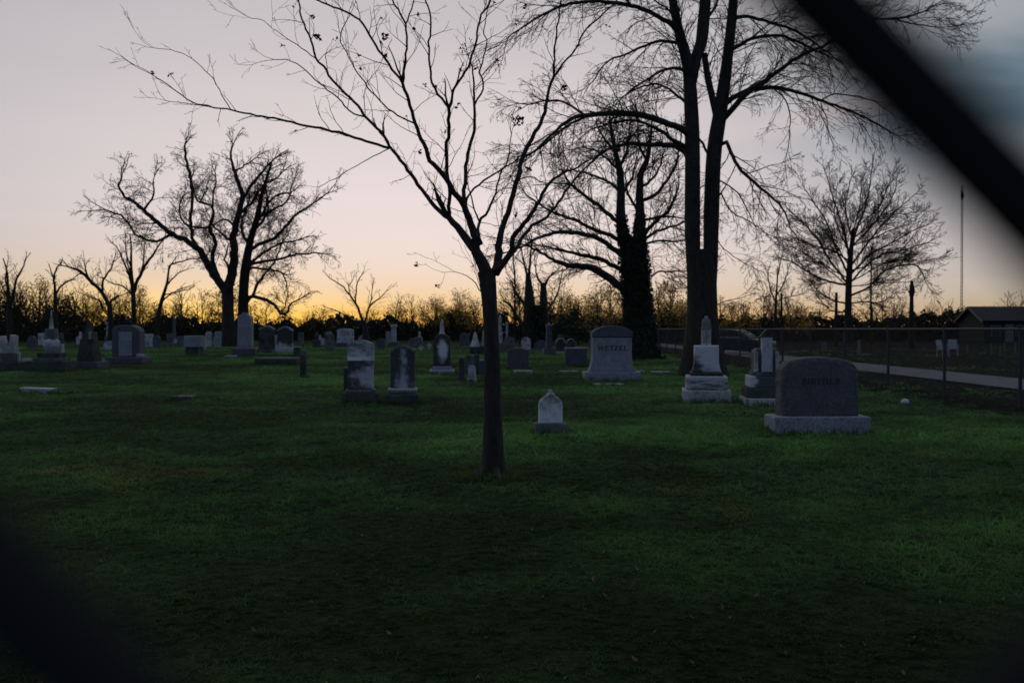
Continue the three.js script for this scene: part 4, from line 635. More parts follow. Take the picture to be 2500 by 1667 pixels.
// white monument with an urn pillar
grave('pillar_monument', 'pale monument with a domed pillar on a shouldered die before the twin-stemmed tree', 'monument', 1727, 982, -0.16, (t, k) => {
  box(t, 'base', 116 * k, 32 * k + 0.03, 0.86, 0, M.marble, { bevel: 0.02, z: -0.43 }); box(t, 'second_base', 100 * k, 34 * k, 0.74, 32 * k + 0.03, stain(31, (u, v, n) => 0.5 - 0.42 * smoothstep(n, 0.35, 0.7) * (1 - smoothstep(v, 0.75, 0.98))), { bevel: 0.03, z: -0.43, fit: [100 * k, 32 * k, 34 * k] });
  const y = 66 * k + 0.03; box(t, 'ledge', 80 * k, 9 * k, 0.6, y, M.mossy, { z: -0.43, bevel: 0.03 });
  const H = 66 * k, p = []; for (let i = 0; i <= 8; i++) { const u = i / 8; p.push([lerp(72, 59, Math.min(1, u * 2.6) ** 0.7) / 2 * k, H * u]); } const out = [...p]; for (let i = 8; i >= 0; i--) out.push([-p[i][0], p[i][1]]);
  slab(t, 'die', out, 0.46, y + 9 * k, stain(37, (u, v, n) => 0.6 - 0.52 * smoothstep(n - u * 1.5 - v * 1.0 + 0.95, 0.42, 0.95) - 0.12 * smoothstep(n, 0.4, 0.8)), { z: -0.43, bevel: 0.03, fit: [72 * k, y + 9 * k, H] });
  const y2 = y + 9 * k + H; lathe(t, 'pillar', [[14.5 * k, 0], [13 * k, 3 * k], [12 * k, 6 * k], [12.5 * k, 40 * k]], y2, M.marble, { z: -0.43, seg: 18 });
  lathe(t, 'dome', [[14 * k, 0], [14.5 * k, 3 * k], [11 * k, 6 * k], [11.5 * k, 16 * k], [9 * k, 25 * k], [4 * k, 30 * k], [0, 31 * k]], y2 + 40 * k, M.weathered, { z: -0.43, seg: 18 });
  box(t, 'crown_chip', 0.07, 0.03, 0.07, y2 + 69.5 * k, M.marbleClean, { z: -0.43, bevel: 0.01 });
});
grave('gabled_monument', 'dark stepped monument with a pale gabled pillar, half behind the rough-edged granite stone', 'monument', 1876, 992, -0.12, (t, k) => {
  box(t, 'base', 110 * k, 18 * k + 0.03, 0.9, 0, M.marble, { bevel: 0.02, z: -0.45 }); box(t, 'second_base', 100 * k, 26 * k, 0.8, 18 * k + 0.03, M.mossy, { z: -0.45, bevel: 0.03 }); box(t, 'third_base', 84 * k, 28 * k, 0.68, 44 * k + 0.03, stain(41, (u, v, n) => 0.08 + 0.5 * smoothstep(n - u * 2 + 0.3, 0.3, 0.6)), { z: -0.45, bevel: 0.02, fit: [84 * k, 44 * k, 28 * k] });
  const y = 72 * k + 0.03; box(t, 'ledge', 68 * k, 10 * k, 0.58, y, M.weathered, { z: -0.45, bevel: 0.03 });
  slab(t, 'die', chamfered(60 * k, 58 * k, 0.06), 0.4, y + 10 * k, M.weathered, { z: -0.45, bevel: 0.02 });
  slab(t, 'side_column', chamfered(9 * k, 50 * k, 0.02), 0.12, y + 10 * k, M.marble, { x: -25 * k, z: -0.22 }); slab(t, 'side_column', chamfered(9 * k, 50 * k, 0.02), 0.12, y + 10 * k, M.marble, { x: 25 * k, z: -0.22 });
  slab(t, 'pillar', peaked(25 * k, 104 * k, 14 * k), 0.2, y + 10 * k, stain(43, (u, v, n) => 0.46 - 0.2 * smoothstep(n, 0.45, 0.9) - 0.2 * smoothstep(v + n * 0.2, 0.9, 1.1)), { z: -0.2, bevel: 0.015, fit: [25 * k, y + 10 * k, 104 * k] });
  slab(t, 'gable', peaked(33 * k, 22 * k, 20 * k), 0.26, y + 96 * k, M.mossy, { z: -0.22, bevel: 0.01 });
});
// the pair of dark stones at left and the stones near them
grave('twin_dark_stone', 'dark arched headstone with a pale rim, left one of two on a shared dark base', 'headstone', 651, 868, 0.02, (t, k) => { slab(t, 'tablet', segmental(37 * k, 60 * k, 9 * k), 0.3, 0.3, M.mossy, { bevel: 0.02 }); slab(t, 'rim', [...segmental(39 * k, 11 * k, 9 * k).slice(2), ...segmental(33 * k, 7 * k, 7 * k).slice(2).reverse()], 0.32, 0.3 + 50 * k, M.granite, { bevel: 0.008 }); box(t, 'plinth', 44 * k, 6 * k, 0.45, 0.22, M.weathered); });
grave('twin_dark_stone', 'dark arched headstone standing on a bright plinth, right one of two on a shared base', 'headstone', 696, 868, 0, (t, k) => { slab(t, 'tablet', segmental(37 * k, 56 * k, 10 * k), 0.3, 0.34, stain(47, (u, v, n) => 0.04 + 0.4 * smoothstep(n + (0.3 - v) * 1.6, 0.5, 0.8)), { bevel: 0.02, fit: [37 * k, 0.34, 56 * k] }); slab(t, 'rim', [...segmental(39 * k, 12 * k, 10 * k).slice(2), ...segmental(33 * k, 8 * k, 8 * k).slice(2).reverse()], 0.32, 0.34 + 45 * k, M.granite, { bevel: 0.008 }); box(t, 'plinth', 46 * k, 10 * k, 0.5, 0.2, M.marbleClean); });
grave('long_stone_base', 'long dark stone base under the two dark arched headstones', 'stone base', 672, 890, 0.01, (t, k) => { box(t, 'block', 102 * k, 0.3, 1.6, 0, M.mossy, { bevel: 0.03, z: -0.8 }); });
grave('tilted_small_stone', 'small dark stone with a pale top right of the two dark arched headstones', 'headstone', 725, 870, 0.1, (t, k) => { slab(t, 'tablet', segmental(17 * k, 25 * k, 3 * k), 0.2, 0, M.mossy); box(t, 'cap', 16 * k, 2.6 * k, 0.22, 24 * k, M.granitePale, { bevel: 0.01 }); });
grave('capped_post', 'dark stone post with a pale cap left of the capped headstone', 'stone post', 740, 923, 0.02, (t, k) => { box(t, 'foot', 19 * k, 9 * k, 0.28, 0, M.weathered); box(t, 'shaft', 15 * k, 50 * k, 0.18, 8 * k, M.mossy, { taper: 0.95 }); box(t, 'cap', 15 * k, 14 * k, 0.2, 57 * k, M.weathered, { bevel: 0.015 }); });
grave('chamfered_headstone', 'tall grey headstone with clipped corners right of the spreading oak trunk', 'headstone', 599, 867, 0.02, (t, k) => { box(t, 'base', 56 * k, 17 * k, 1, 0, M.graniteDark, { bevel: 0.04 }); slab(t, 'die', [[-17 * k, 0], [17 * k, 0], [16 * k, 74 * k], [13 * k, 80 * k], [6 * k, 84 * k], [5 * k, 88 * k], [-5 * k, 88 * k], [-6 * k, 84 * k], [-12 * k, 82 * k], [-15.5 * k, 78 * k]], 0.6, 16 * k, M.granite, { bevel: 0.03 }); });
// left group
grave('spire_monument', 'pale spired monument with a rounded die on a wide dark base at the left', 'monument', 125, 910, 0.05, (t, k) => {
  box(t, 'base', 96 * k, 30 * k, 1.0, 0, M.mossy, { bevel: 0.03 }); box(t, 'step', 66 * k, 7 * k, 0.75, 30 * k, M.weathered); box(t, 'plinth', 50 * k, 12 * k, 0.6, 37 * k, M.mossy);
  lathe(t, 'die', [[9 * k, 0], [12 * k, 3 * k], [17 * k, 12 * k], [19.5 * k, 20 * k], [18 * k, 30 * k], [13 * k, 36 * k]], 47 * k, M.marbleClean, { seg: 18 });
  box(t, 'spire_foot', 26 * k, 26 * k, 0.36, 82 * k, M.weathered, { taper: 0.85 }); box(t, 'spire', 11 * k, 62 * k, 0.15, 92 * k, M.marble, { taper: 0.12 });
});
grave('notched_monument', 'pale notched monument at the far left edge beside the spired one', 'monument', 20, 908, 0.05, (t, k) => { box(t, 'base', 100 * k, 26 * k, 1, 0, M.mossy); box(t, 'plinth', 52 * k, 22 * k, 0.6, 26 * k, M.weathered, { x: -4 * k }); const w = 36 * k; slab(t, 'die', [[-w / 2, 0], [w / 2, 0], [w / 2, 42 * k], [w * 0.26, 44 * k], [w * 0.2, 26 * k], [-w * 0.2, 24 * k], [-w * 0.3, 42 * k], [-w / 2, 40 * k]], 0.34, 48 * k, M.marble); box(t, 'side_post', 7 * k, 23 * k, 0.1, 26 * k, M.marble, { x: 24 * k }); box(t, 'step_block', 15 * k, 8 * k, 0.3, 26 * k, M.granitePale, { x: 42 * k }); });
grave('dark_pyramid_monument', 'dark tapering monument with two pale uprights, right of the spired one', 'monument', 217, 905, -0.04, (t, k) => { box(t, 'base', 70 * k, 24 * k, 0.9, 0, M.graniteDark); box(t, 'die', 44 * k, 68 * k, 0.6, 24 * k, M.mossy, { taper: 0.62 }); box(t, 'top', 16 * k, 28 * k, 0.24, 92 * k, M.mossy, { taper: 0.5 }); for (const x of [-10, 13]) box(t, 'upright', 5 * k, 18 * k, 0.08, 78 * k, M.marble, { x: x * k, z: 0.32 }); });
grave('slender_white_post', 'slender white post right of the spired monument', 'stone post', 152, 864, 0, (t, k) => { box(t, 'shaft', 6 * k, 25 * k, 0.12, 0, M.whitePaint, { bevel: 0.02 }); });
grave('broad_dark_monument', 'broad dark monument with a purplish centre panel in the left group', 'monument', 313, 890, 0.02, (t, k) => { box(t, 'base', 88 * k, 22 * k, 1.1, 0, M.graniteDark, { bevel: 0.04 }); slab(t, 'die', [[-34 * k, 0], [34 * k, 0], [33 * k, 62 * k], [29 * k, 70 * k], [12 * k, 77 * k], [-12 * k, 77 * k], [-29 * k, 72 * k], [-33 * k, 62 * k]], 0.6, 22 * k, M.graniteDark, { bevel: 0.04 }); box(t, 'centre_panel', 32 * k, 58 * k, 0.1, 24 * k, M.granite, { z: 0.3 }); box(t, 'corner_block', 14 * k, 7 * k, 0.3, 22 * k, M.granitePale, { x: 36 * k, z: 0.3 }); });
grave('white_column', 'short white column with a square cap at the left before the twisted tree', 'column', 263, 838, 0, (t, k) => { box(t, 'pedestal', 13 * k, 18 * k, 0.5, 0, M.weathered); lathe(t, 'shaft', [[5.5 * k, 0], [4.4 * k, 5 * k], [3.8 * k, 28 * k]], 18 * k, M.marble, { seg: 14 }); box(t, 'cap', 11 * k, 7 * k, 0.45, 46 * k, M.marbleClean); });
grave('leaning_pale_stone', 'pale square stone right of the broad dark monument', 'headstone', 361, 846, 0.1, (t, k) => { box(t, 'die', 22 * k, 32 * k, 0.4, 0, M.marble); });
grave('table_tomb', 'grey block stone raised on a dark base left of the spreading oak', 'tomb', 474, 867, 0.02, (t, k) => { box(t, 'base', 34 * k, 20 * k, 0.7, 0, M.mossy); box(t, 'block', 42 * k, 28 * k, 0.8, 20 * k, M.granite, { bevel: 0.05 }); for (const x of [-15, 17]) box(t, 'leg', 4 * k, 20 * k, 0.1, 0, M.weathered, { x: x * k, z: 0.38 }); });
grave('thin_obelisk', 'thin obelisk with a white foot against the sunset glow on the left', 'obelisk', 424, 838, 0, (t, k) => { box(t, 'foot', 11 * k, 12 * k, 0.5, 0, M.marbleClean); box(t, 'shaft', 8 * k, 50 * k, 0.36, 12 * k, M.graniteDark, { taper: 0.55 }); lathe(t, 'finial', [[0, 5 * k], [2 * k, 3 * k], [3 * k, 0]], 62 * k, M.graniteDark, { seg: 8 }); });
grave('ribbed_stone', 'narrow pale stone before the spreading oak, left of the trunk', 'headstone', 509, 846, 0, (t, k) => { slab(t, 'tablet', arched(14 * k, 38 * k, 6 * k), 0.3, 0, M.marble); });
grave('leaning_stone', 'dim leaning stone touching the left side of the oak trunk', 'headstone', 530, 850, 0.2, (t, k) => { slab(t, 'tablet', chamfered(16 * k, 42 * k, 0.08), 0.3, 0, M.granite); t.rotation.z = -0.05; });
// stones behind the marble pair
grave('pale_block_stone', 'pale block headstone behind the capped headstone', 'headstone', 843, 846, 0.02, (t, k) => { box(t, 'base', 46 * k, 10 * k, 0.9, 0, M.graniteDark); slab(t, 'die', segmental(40 * k, 36 * k, 4 * k), 0.5, 9 * k, M.marble, { bevel: 0.04 }); });
grave('tall_white_stone', 'tall white squared pillar behind the arched headstone', 'column', 961, 844, 0, (t, k) => { box(t, 'base', 22 * k, 10 * k, 0.9, 0, M.graniteDark); box(t, 'shaft', 12 * k, 36 * k, 0.5, 10 * k, M.marbleClean, { taper: 0.9 }); box(t, 'cap', 14 * k, 7 * k, 0.6, 46 * k, M.marble); });
grave('grey_pillar_stone', 'grey pillar stone touching the tall white squared pillar on its left', 'headstone', 947, 840, 0, (t, k) => { box(t, 'shaft', 11 * k, 32 * k, 0.4, 0, M.granite, { taper: 0.9 }); });
grave('far_statue_stone', 'pale stone with a narrow head left of the pointed monument', 'monument', 1024, 842, 0, (t, k) => { box(t, 'die', 13 * k, 20 * k, 0.5, 0, M.marble); box(t, 'head', 6 * k, 14 * k, 0.3, 20 * k, M.marble, { taper: 0.7 }); });
grave('pink_stone', 'small pinkish stone behind the cap of the capped headstone', 'headstone', 882, 838, 0, (t, k) => { slab(t, 'tablet', peaked(14 * k, 20 * k, 5 * k), 0.3, 0, std([0.5, 0.36, 0.33], 0.9, { map: marbleMap })); });
grave('white_cross', 'small white cross in the grass right of the arched headstone', 'cross', 1048, 853, 0, (t, k) => { box(t, 'upright', 4 * k, 16 * k, 0.12, 0, M.whitePaint); box(t, 'crossbar', 11 * k, 3.6 * k, 0.1, 8 * k, M.whitePaint); });
grave('white_cross', 'small white cross left of the other small cross, beside the arched headstone', 'cross', 1028, 858, 0, (t, k) => { box(t, 'upright', 5 * k, 15 * k, 0.12, 0, M.marble); box(t, 'crossbar', 14 * k, 4 * k, 0.1, 7 * k, M.marble); });
grave('dark_urn_stone', 'dark urn-topped stone left of the pale block headstone', 'monument', 773, 850, 0, (t, k) => { box(t, 'die', 18 * k, 22 * k, 0.5, 0, M.mossy); lathe(t, 'urn', [[3 * k, 0], [6 * k, 5 * k], [6 * k, 10 * k], [3 * k, 13 * k], [4 * k, 15 * k], [0, 18 * k]], 22 * k, M.mossy, { seg: 12 }); });
grave('pale_cone_stone', 'small pale cone stone right of the dark urn-topped stone', 'monument', 781, 840, 0, (t, k) => { lathe(t, 'cone', [[6 * k, 0], [4 * k, 8 * k], [1.5 * k, 22 * k], [0, 24 * k]], 0, M.marble, { seg: 10 }); });
grave('dim_arched_stone', 'dim arched stone left of the pale block headstone in the back row', 'headstone', 802, 844, 0, (t, k) => { slab(t, 'tablet', arched(17 * k, 36 * k, 8 * k), 0.3, 0, M.granite); });
grave('white_rock', 'white rounded stone in the grass by the side fence', 'rock', 2210, 984, 0.3, (t, k) => { const g = new THREE.IcosahedronGeometry(11 * k, 3), p = g.attributes.position; for (let i = 0; i < p.count; i++) { const x = p.getX(i), y = p.getY(i), z = p.getZ(i), f = 1 + 0.18 * (fbm(x * 14 + 3, z * 14 + y * 9, 3) - 0.5); p.setXYZ(i, x * f, y * f * 0.75 + 6 * k, z * f * 0.8); } g.computeVertexNormals(); mesh('stone', g, M.whitePaint, t); });
grave('pale_chip', 'small pale broken stone left of the white rounded stone', 'rock', 2159, 980, 0.3, (t, k) => { box(t, 'stone', 8 * k, 6 * k, 0.06, 0, M.weathered, { bevel: 0.02 }); });
// distant anonymous stones
{
  const r = rng(88), spots = [];
  for (let i = 0; i < 34; i++) { const sx = lerp(40, 1540, (i + r()) / 34), sy = 838 + r() * 20; spots.push([sx, sy]); }
  spots.forEach(([sx, sy], i) => {
    const left = sx < 620, mid = sx < 1190, kind = Math.floor(r() * 4), pale = r();
    const look = (pale < 0.25 ? 'pale' : pale < 0.6 ? 'grey' : 'dull') + ' ' + ['round-topped', 'low-arched', 'pointed', 'clipped'][kind], where = left ? 'back rows left of the oak trunk' : mid ? 'back rows between oak and young tree' : 'back rows right of the young tree';
    grave('distant_headstone', 'small ' + look + ' headstone in the ' + where, 'headstone', sx, sy, (r() - 0.5) * 0.3, (t, k, d) => {
      const w = 0.45 + r() * 0.4, h = 0.55 + r() * 0.6, m = pale < 0.25 ? M.marble : pale < 0.6 ? M.graniteDark : M.weathered;
      box(t, 'base', w * 1.25, 0.15, 0.35, 0, M.weathered);
      slab(t, 'tablet', kind === 0 ? arched(w, h, w * 0.4) : kind === 1 ? segmental(w, h, 0.08) : kind === 2 ? peaked(w, h, 0.2) : chamfered(w, h, 0.06), 0.16, 0.14, m);
    }, look + ' headstones in the ' + where);
  });
}

{ // longer grass that the mower leaves round the stones and the near trunk
  const rand = rng(1212), mb = new MB(), dummy = new THREE.Object3D(), mats = [], cols = [], bb = new THREE.Box3();
  for (let i = 0; i < 12; i++) { const a = rand() * 6.283, q = Math.sqrt(rand()) * 0.04, h = 0.05 + rand() * 0.075, f = rand() * 6.283, l = 0.02 + rand() * 0.06, b = V3(Math.cos(a) * q, -0.02, Math.sin(a) * q), d = V3(Math.cos(f), 0, Math.sin(f)), sd = V3(-d.z, 0, d.x).multiplyScalar(0.003), m = b.clone().addScaledVector(d, l * 0.35).setY(h * 0.62), t = b.clone().addScaledVector(d, l).setY(h), n = m.clone().sub(b).cross(sd).normalize(); mb.tri(b.clone().add(sd), b.clone().sub(sd), m.clone().add(sd), n); mb.tri(b.clone().sub(sd), m.clone().sub(sd), m.clone().add(sd), n); mb.tri(m.clone().add(sd), m.clone().sub(sd), t, n); }
  const put = (x, z, k) => { dummy.position.set(x, lie(x, z), z); dummy.rotation.set(0, rand() * 6.28, 0); dummy.scale.set(k, k * (0.55 + 0.8 * rand()), k); dummy.updateMatrix(); mats.push(dummy.matrix.clone()); const v = 0.5 + 0.7 * rand(); cols.push(new THREE.Color().setRGB(0.12 * v, 0.21 * v, 0.05 * v)); };
  for (const o of scene.children) if (o.isGroup && /headstone|monument|marker|stone|post|tomb|column|base/.test(o.name) && o.position.z > -40 && o.position.z < -5) {
    bb.makeEmpty(); o.children.forEach((c) => { if (c.isMesh) { c.geometry.computeBoundingBox(); if (c.geometry.boundingBox.min.y < 0.1) bb.union(c.geometry.boundingBox); } }); if (bb.isEmpty()) continue;
    o.updateMatrixWorld(); const w = bb.max.x - bb.min.x, d = bb.max.z - bb.min.z, n = Math.round((w + d) * 2 * 26);
    for (let i = 0; i < n; i++) { let u = rand() * 2 * (w + d), x, z; const e = -0.01 + rand() * 0.05; if (u < w) { x = bb.min.x + u; z = bb.max.z + e; } else if ((u -= w) < d) { x = bb.max.x + e; z = bb.min.z + u; } else if ((u -= d) < w) { x = bb.min.x + u; z = bb.min.z - e; } else { x = bb.min.x - e; z = bb.min.z + u - w; } const p = o.localToWorld(V3(x, 0, z)); put(p.x, p.z, 0.75 + 0.5 * rand()); }
  }
  const tr = P(1204, 1160, 9); for (let i = 0; i < 90; i++) { const a = rand() * 6.28, q = 0.13 + rand() * 0.2; put(tr.x + Math.cos(a) * q, tr.z + Math.sin(a) * q, 0.5 + 0.35 * rand()); }
  const gm = new THREE.MeshPhysicalMaterial({ roughness: 0.9, specularIntensity: 0.25, transmission: 0.5, thickness: 0, side: THREE.DoubleSide });
  const im = new THREE.InstancedMesh(mb.geo(), gm, mats.length); mats.forEach((m, i) => { im.setMatrixAt(i, m); im.setColorAt(i, cols[i]); });
  im.name = numbered('grass'); scene.add(im); tag(im, 'longer grass left unmown round the feet of the gravestones', 'grass', null, 'stuff');
}
// ---------------------------------------------------------------- side fence of chain link
{
  const t = thing('chain_link_fence', 'long chain-link side fence with a top rail between cemetery and lane', 'fence', FENCE_X, 0, 0);
  const z0 = -8, z1 = -76, h = 1.5, r = 0.035;
  for (let z = -10.95; z > -76; z -= 2.97) { const mb = new MB(); mb.tube([V3(0, -0.1, z), V3(0, h + 0.06, z)], [r, r], 8); mb.tube([V3(0, h + 0.06, z), V3(0, h + 0.1, z)], [r * 1.2, 0.008], 8); mesh('post', mb.geo(), M.galv, t); }
  const rail = new MB(); rail.tube([V3(0, h, z0), V3(0, h, z1)], [0.024, 0.024], 8); mesh('top_rail', rail.geo(), std([0.1, 0.096, 0.085], 0.8), t);
  const w = new MB(), s = 0.0508 * Math.SQRT2 / 2, zig = [];
  for (let y = 0.04, k = 0; y < h; y += s, k++) zig.push(V3(0.028 + (k % 2 ? 0.003 : -0.003), y, (k % 2 ? s : 0) - s / 2));
  w.tube(zig, zig.map(() => 0.0019), 3, false);
  const count = Math.floor((z0 - z1) / s), im = new THREE.InstancedMesh(w.geo(), M.galv, count), mt = new THREE.Matrix4();
  for (let i = 0; i < count; i++) { mt.makeScale(i % 2 ? 1 : 1, 1, i % 2 ? -1 : 1); mt.setPosition(0, 0, z0 - i * s); im.setMatrixAt(i, mt); }
  im.name = 'wire_mesh'; t.add(im); tag(im, null, null, null, 'stuff');
}
// ---------------------------------------------------------------- beyond the lane: poles, mast, car, house, lawn furniture
function pole(name, label, cat, sx, sy, top, r0, r1, Z, fn) { const p = P(sx, 803, Z), t = thing(name, label, cat, p.x, 0, -Z), H = EYE + (803 - top) / FOCAL * Z, mb = new MB(); mb.tube([V3(0, -0.2, 0), V3(0, H * 0.5, 0), V3(0.02, H, 0)], [r0, lerp(r0, r1, 0.5), r1], 8); mesh('shaft', mb.geo(), M.timber, t); fn?.(t, H); return t; }
pole('broken_trunk', 'dark broken trunk with one thin side branch left of the radio mast', 'tree trunk', 2226, 0, 686, 0.24, 0.1, 66, (t, H) => { const mb = new MB(); mb.tube([V3(0, H - 1.15, 0), V3(0.04, H - 0.75, 0), V3(0.02, H - 0.2, 0)], [0.16, 0.22, 0.12], 8); mesh('burl', mb.geo(), M.timber, t); const m2 = new MB(); m2.tube([V3(-0.05, H - 1.05, 0), V3(-0.3, H - 0.75, 0.1), V3(-0.5, H - 0.4, 0.1), V3(-0.55, H - 0.1, 0.15)], [0.05, 0.035, 0.025, 0.012], 5); mesh('branch', m2.geo(), M.timber, t); });
pole('utility_pole', 'short dark pole left of the round-headed tree trunk', 'pole', 2042, 0, 714, 0.13, 0.1, 70);
pole('utility_pole', 'thin tall pole right of the round-headed tree trunk', 'pole', 2127, 0, 602, 0.1, 0.06, 88);
pole('utility_pole', 'thin pole by the twiggy sapling beyond the fence', 'pole', 1908, 0, 715, 0.11, 0.08, 80);
{ // lattice radio mast, far off
  const Z = 220, p = P(2349, 803, Z), H = EYE + (803 - 452) / FOCAL * Z, t = thing('radio_mast', 'tall thin radio mast standing against the sky at the right', 'mast', p.x, 0, -Z), s = 0.24, legs = [[0, s], [s * 0.87, -s / 2], [-s * 0.87, -s / 2]];
  legs.forEach(([x, z]) => { const mb = new MB(); mb.tube([V3(x, 0, z), V3(x, H, z)], [0.07, 0.07], 5); mesh('leg', mb.geo(), M.galv, t); });
  const mb = new MB(); for (let y = 0, k = 0; y < H - 1; y += 0.9, k++) for (let a = 0; a < 3; a++) { const b = (a + 1) % 3, q = k % 2; mb.tube([V3(legs[q ? a : b][0], y, legs[q ? a : b][1]), V3(legs[q ? b : a][0], y + 0.9, legs[q ? b : a][1])], [0.03, 0.03], 3, false); } mesh('lattice', mb.geo(), M.galv, t);
  const m3 = new MB(); m3.tube([V3(0, H - 3.4, 0), V3(0, H - 2.6, 0), V3(0, H - 1.6, 0)], [0.25, 0.42, 0.25], 10); mesh('antenna_drum', m3.geo(), M.galv, t);
}
{ // parked car on the lane
  const p = P(1800, 803, 53), t = thing('parked_car', 'dark parked car on the lane behind the pale pillar monument', 'car', p.x, 0.035, p.z, -0.62);
  const Lc = 4.3, Wc = 1.74, prof = (pts, w, z = 0) => { const s = new THREE.Shape(); s.moveTo(...pts[0]); s.splineThru(pts.slice(1).map(([x, y]) => new THREE.Vector2(x, y))); s.closePath(); const g = new THREE.ExtrudeGeometry(s, { depth: w - 0.16, bevelEnabled: true, bevelSize: 0.08, bevelThickness: 0.08, bevelOffset: -0.08, bevelSegments: 3, curveSegments: 20 }); g.translate(0, 0, -w / 2 + 0.08 + z); return g; };
  mesh('body', prof([[-2.1, 0.3], [-2.14, 0.62], [-2.05, 0.88], [-1.5, 0.95], [-0.4, 0.97], [0.7, 0.94], [1.7, 0.8], [2.08, 0.66], [2.12, 0.4], [2.0, 0.26], [0, 0.22], [-2.0, 0.26]], Wc), M.carPaint, t);
  mesh('cabin', prof([[-1.72, 0.93], [-1.2, 1.3], [-0.75, 1.42], [0.05, 1.42], [0.42, 1.32], [1.02, 0.92], [0, 0.9]], Wc - 0.24), M.carPaint, t);
  for (const s of [-1, 1]) { const sh = (q) => { const g = new THREE.Shape(); q.forEach(([x, y], i) => (i ? g.lineTo(x, y) : g.moveTo(x, y))); return new THREE.ExtrudeGeometry(g, { depth: 0.012, bevelEnabled: false }); }; const a = sh([[-1.45, 0.98], [-1.08, 1.28], [-0.72, 1.36], [-0.38, 1.36], [-0.38, 0.98]]), b = sh([[-0.3, 0.98], [-0.3, 1.36], [0.02, 1.36], [0.34, 1.27], [0.8, 0.98]]); for (const g of [a, b]) { g.translate(0, 0, s * (Wc / 2 - 0.125) - 0.006); mesh('side_window', g, M.glassDark, t); } const mir = new RoundedBoxGeometry(0.1, 0.13, 0.2, 2, 0.04); mir.translate(0.72, 1.0, s * (Wc / 2 + 0.08)); mesh('wing_mirror', mir, M.carPaint, t); const trimb = new RoundedBoxGeometry(2.3, 0.03, 0.02, 1, 0.008); trimb.translate(-0.35, 0.97, s * (Wc / 2 - 0.1)); mesh('window_trim', trimb, M.chrome, t); }
  { const g = new THREE.BoxGeometry(0.02, 0.62, 1.25); g.rotateZ(0.98); g.translate(0.76, 1.13, 0); mesh('windscreen', g, M.glassDark, t); const q = new THREE.BoxGeometry(0.02, 0.55, 1.2); q.rotateZ(-0.93); q.translate(-1.45, 1.14, 0); mesh('rear_window', q, M.glassDark, t); }
  for (const x of [-1.32, 1.3]) for (const s of [-1, 1]) { const w = thingPart(t, 'wheel', x, 0.31, s * (Wc / 2 - 0.1)); const ty = new THREE.TorusGeometry(0.23, 0.085, 10, 24); mesh('tyre', ty, M.rubber, w); const rim = new THREE.CylinderGeometry(0.17, 0.17, 0.1, 16); rim.rotateX(Math.PI / 2); mesh('rim', rim, M.chrome, w); }
  for (const s of [-1, 1]) { const h = new RoundedBoxGeometry(0.12, 0.16, 0.36, 2, 0.04); h.translate(2.04, 0.66, s * 0.62); mesh('headlight', h, M.lampGlass, t); const tl = new RoundedBoxGeometry(0.1, 0.2, 0.3, 2, 0.04); tl.translate(-2.06, 0.76, s * 0.66); mesh('tail_light', tl, std([0.3, 0.02, 0.02], 0.3), t); }
  { const g = new RoundedBoxGeometry(0.06, 0.14, 0.8, 2, 0.02); g.translate(2.1, 0.46, 0); mesh('grille', g, M.rubber, t); }
}
function thingPart(parent, name, x, y, z) { const g = new THREE.Group(); g.name = name; g.position.set(x, y, z); parent.add(g); return g; }
{ // house with its gable towards the cemetery
  const near = P(2404, 803, 100), t = thing('gabled_house', 'dark low gabled house beyond the lane at the right edge', 'house', near.x, 0, near.z, 0.02), D = 5.4, He = 2.5, Hr = 3.95, Wd = 13;
  const wallB = new THREE.BoxGeometry(Wd, He, D); wallB.translate(Wd / 2, He / 2, -D / 2); mesh('wall', wallB, M.siding, t);
  { const s = new THREE.Shape(); s.moveTo(0, 0); s.lineTo(D, 0); s.lineTo(D / 2, Hr - He); s.closePath(); const g = new THREE.ExtrudeGeometry(s, { depth: 0.16, bevelEnabled: false }); g.rotateY(Math.PI / 2); g.translate(0, He + 0.003, 0); mesh('gable', g, M.siding, t); }
  const sl = Math.hypot(D / 2 + 0.4, (Hr - He) * (D / 2 + 0.4) / (D / 2)), an = Math.atan2(Hr - He, D / 2);
  for (const s of [1, -1]) { const g = new THREE.BoxGeometry(Wd + 0.8, 0.14, sl); g.rotateX(s * an); g.translate(Wd / 2, Hr + 0.1 - (sl / 2) * Math.sin(an), -D / 2 + s * (sl / 2) * Math.cos(an)); const roof = mesh('roof', g, M.roofing, t); const b = new THREE.BoxGeometry(0.06, 0.2, sl); b.rotateX(s * an); b.translate(-0.44, Hr + 0.04 - (sl / 2) * Math.sin(an), -D / 2 + s * (sl / 2) * Math.cos(an)); mesh('barge_board', b, M.trim, roof); }
  for (const [x, w, h] of [[1.3, 0.9, 1.1], [4.2, 1.1, 1.1]]) { const fr = new THREE.BoxGeometry(w + 0.16, h + 0.16, 0.08); fr.translate(x, 1.3, 0.03); const win = mesh('window', fr, M.trim, t); for (const q of [-1, 1]) { const pn = new THREE.BoxGeometry(w / 2 - 0.04, h, 0.03); pn.translate(x + q * w / 4, 1.3, 0.075); mesh('pane', pn, M.glassDark, win); } }
  { const g = new THREE.BoxGeometry(0.95, 2.05, 0.08); g.translate(2.85, 1.03, 0.03); const d = mesh('door', g, M.trim, t); const k = new THREE.SphereGeometry(0.04, 8, 6); k.translate(3.2, 1.0, 0.1); mesh('handle', k, M.chrome, d); }
}
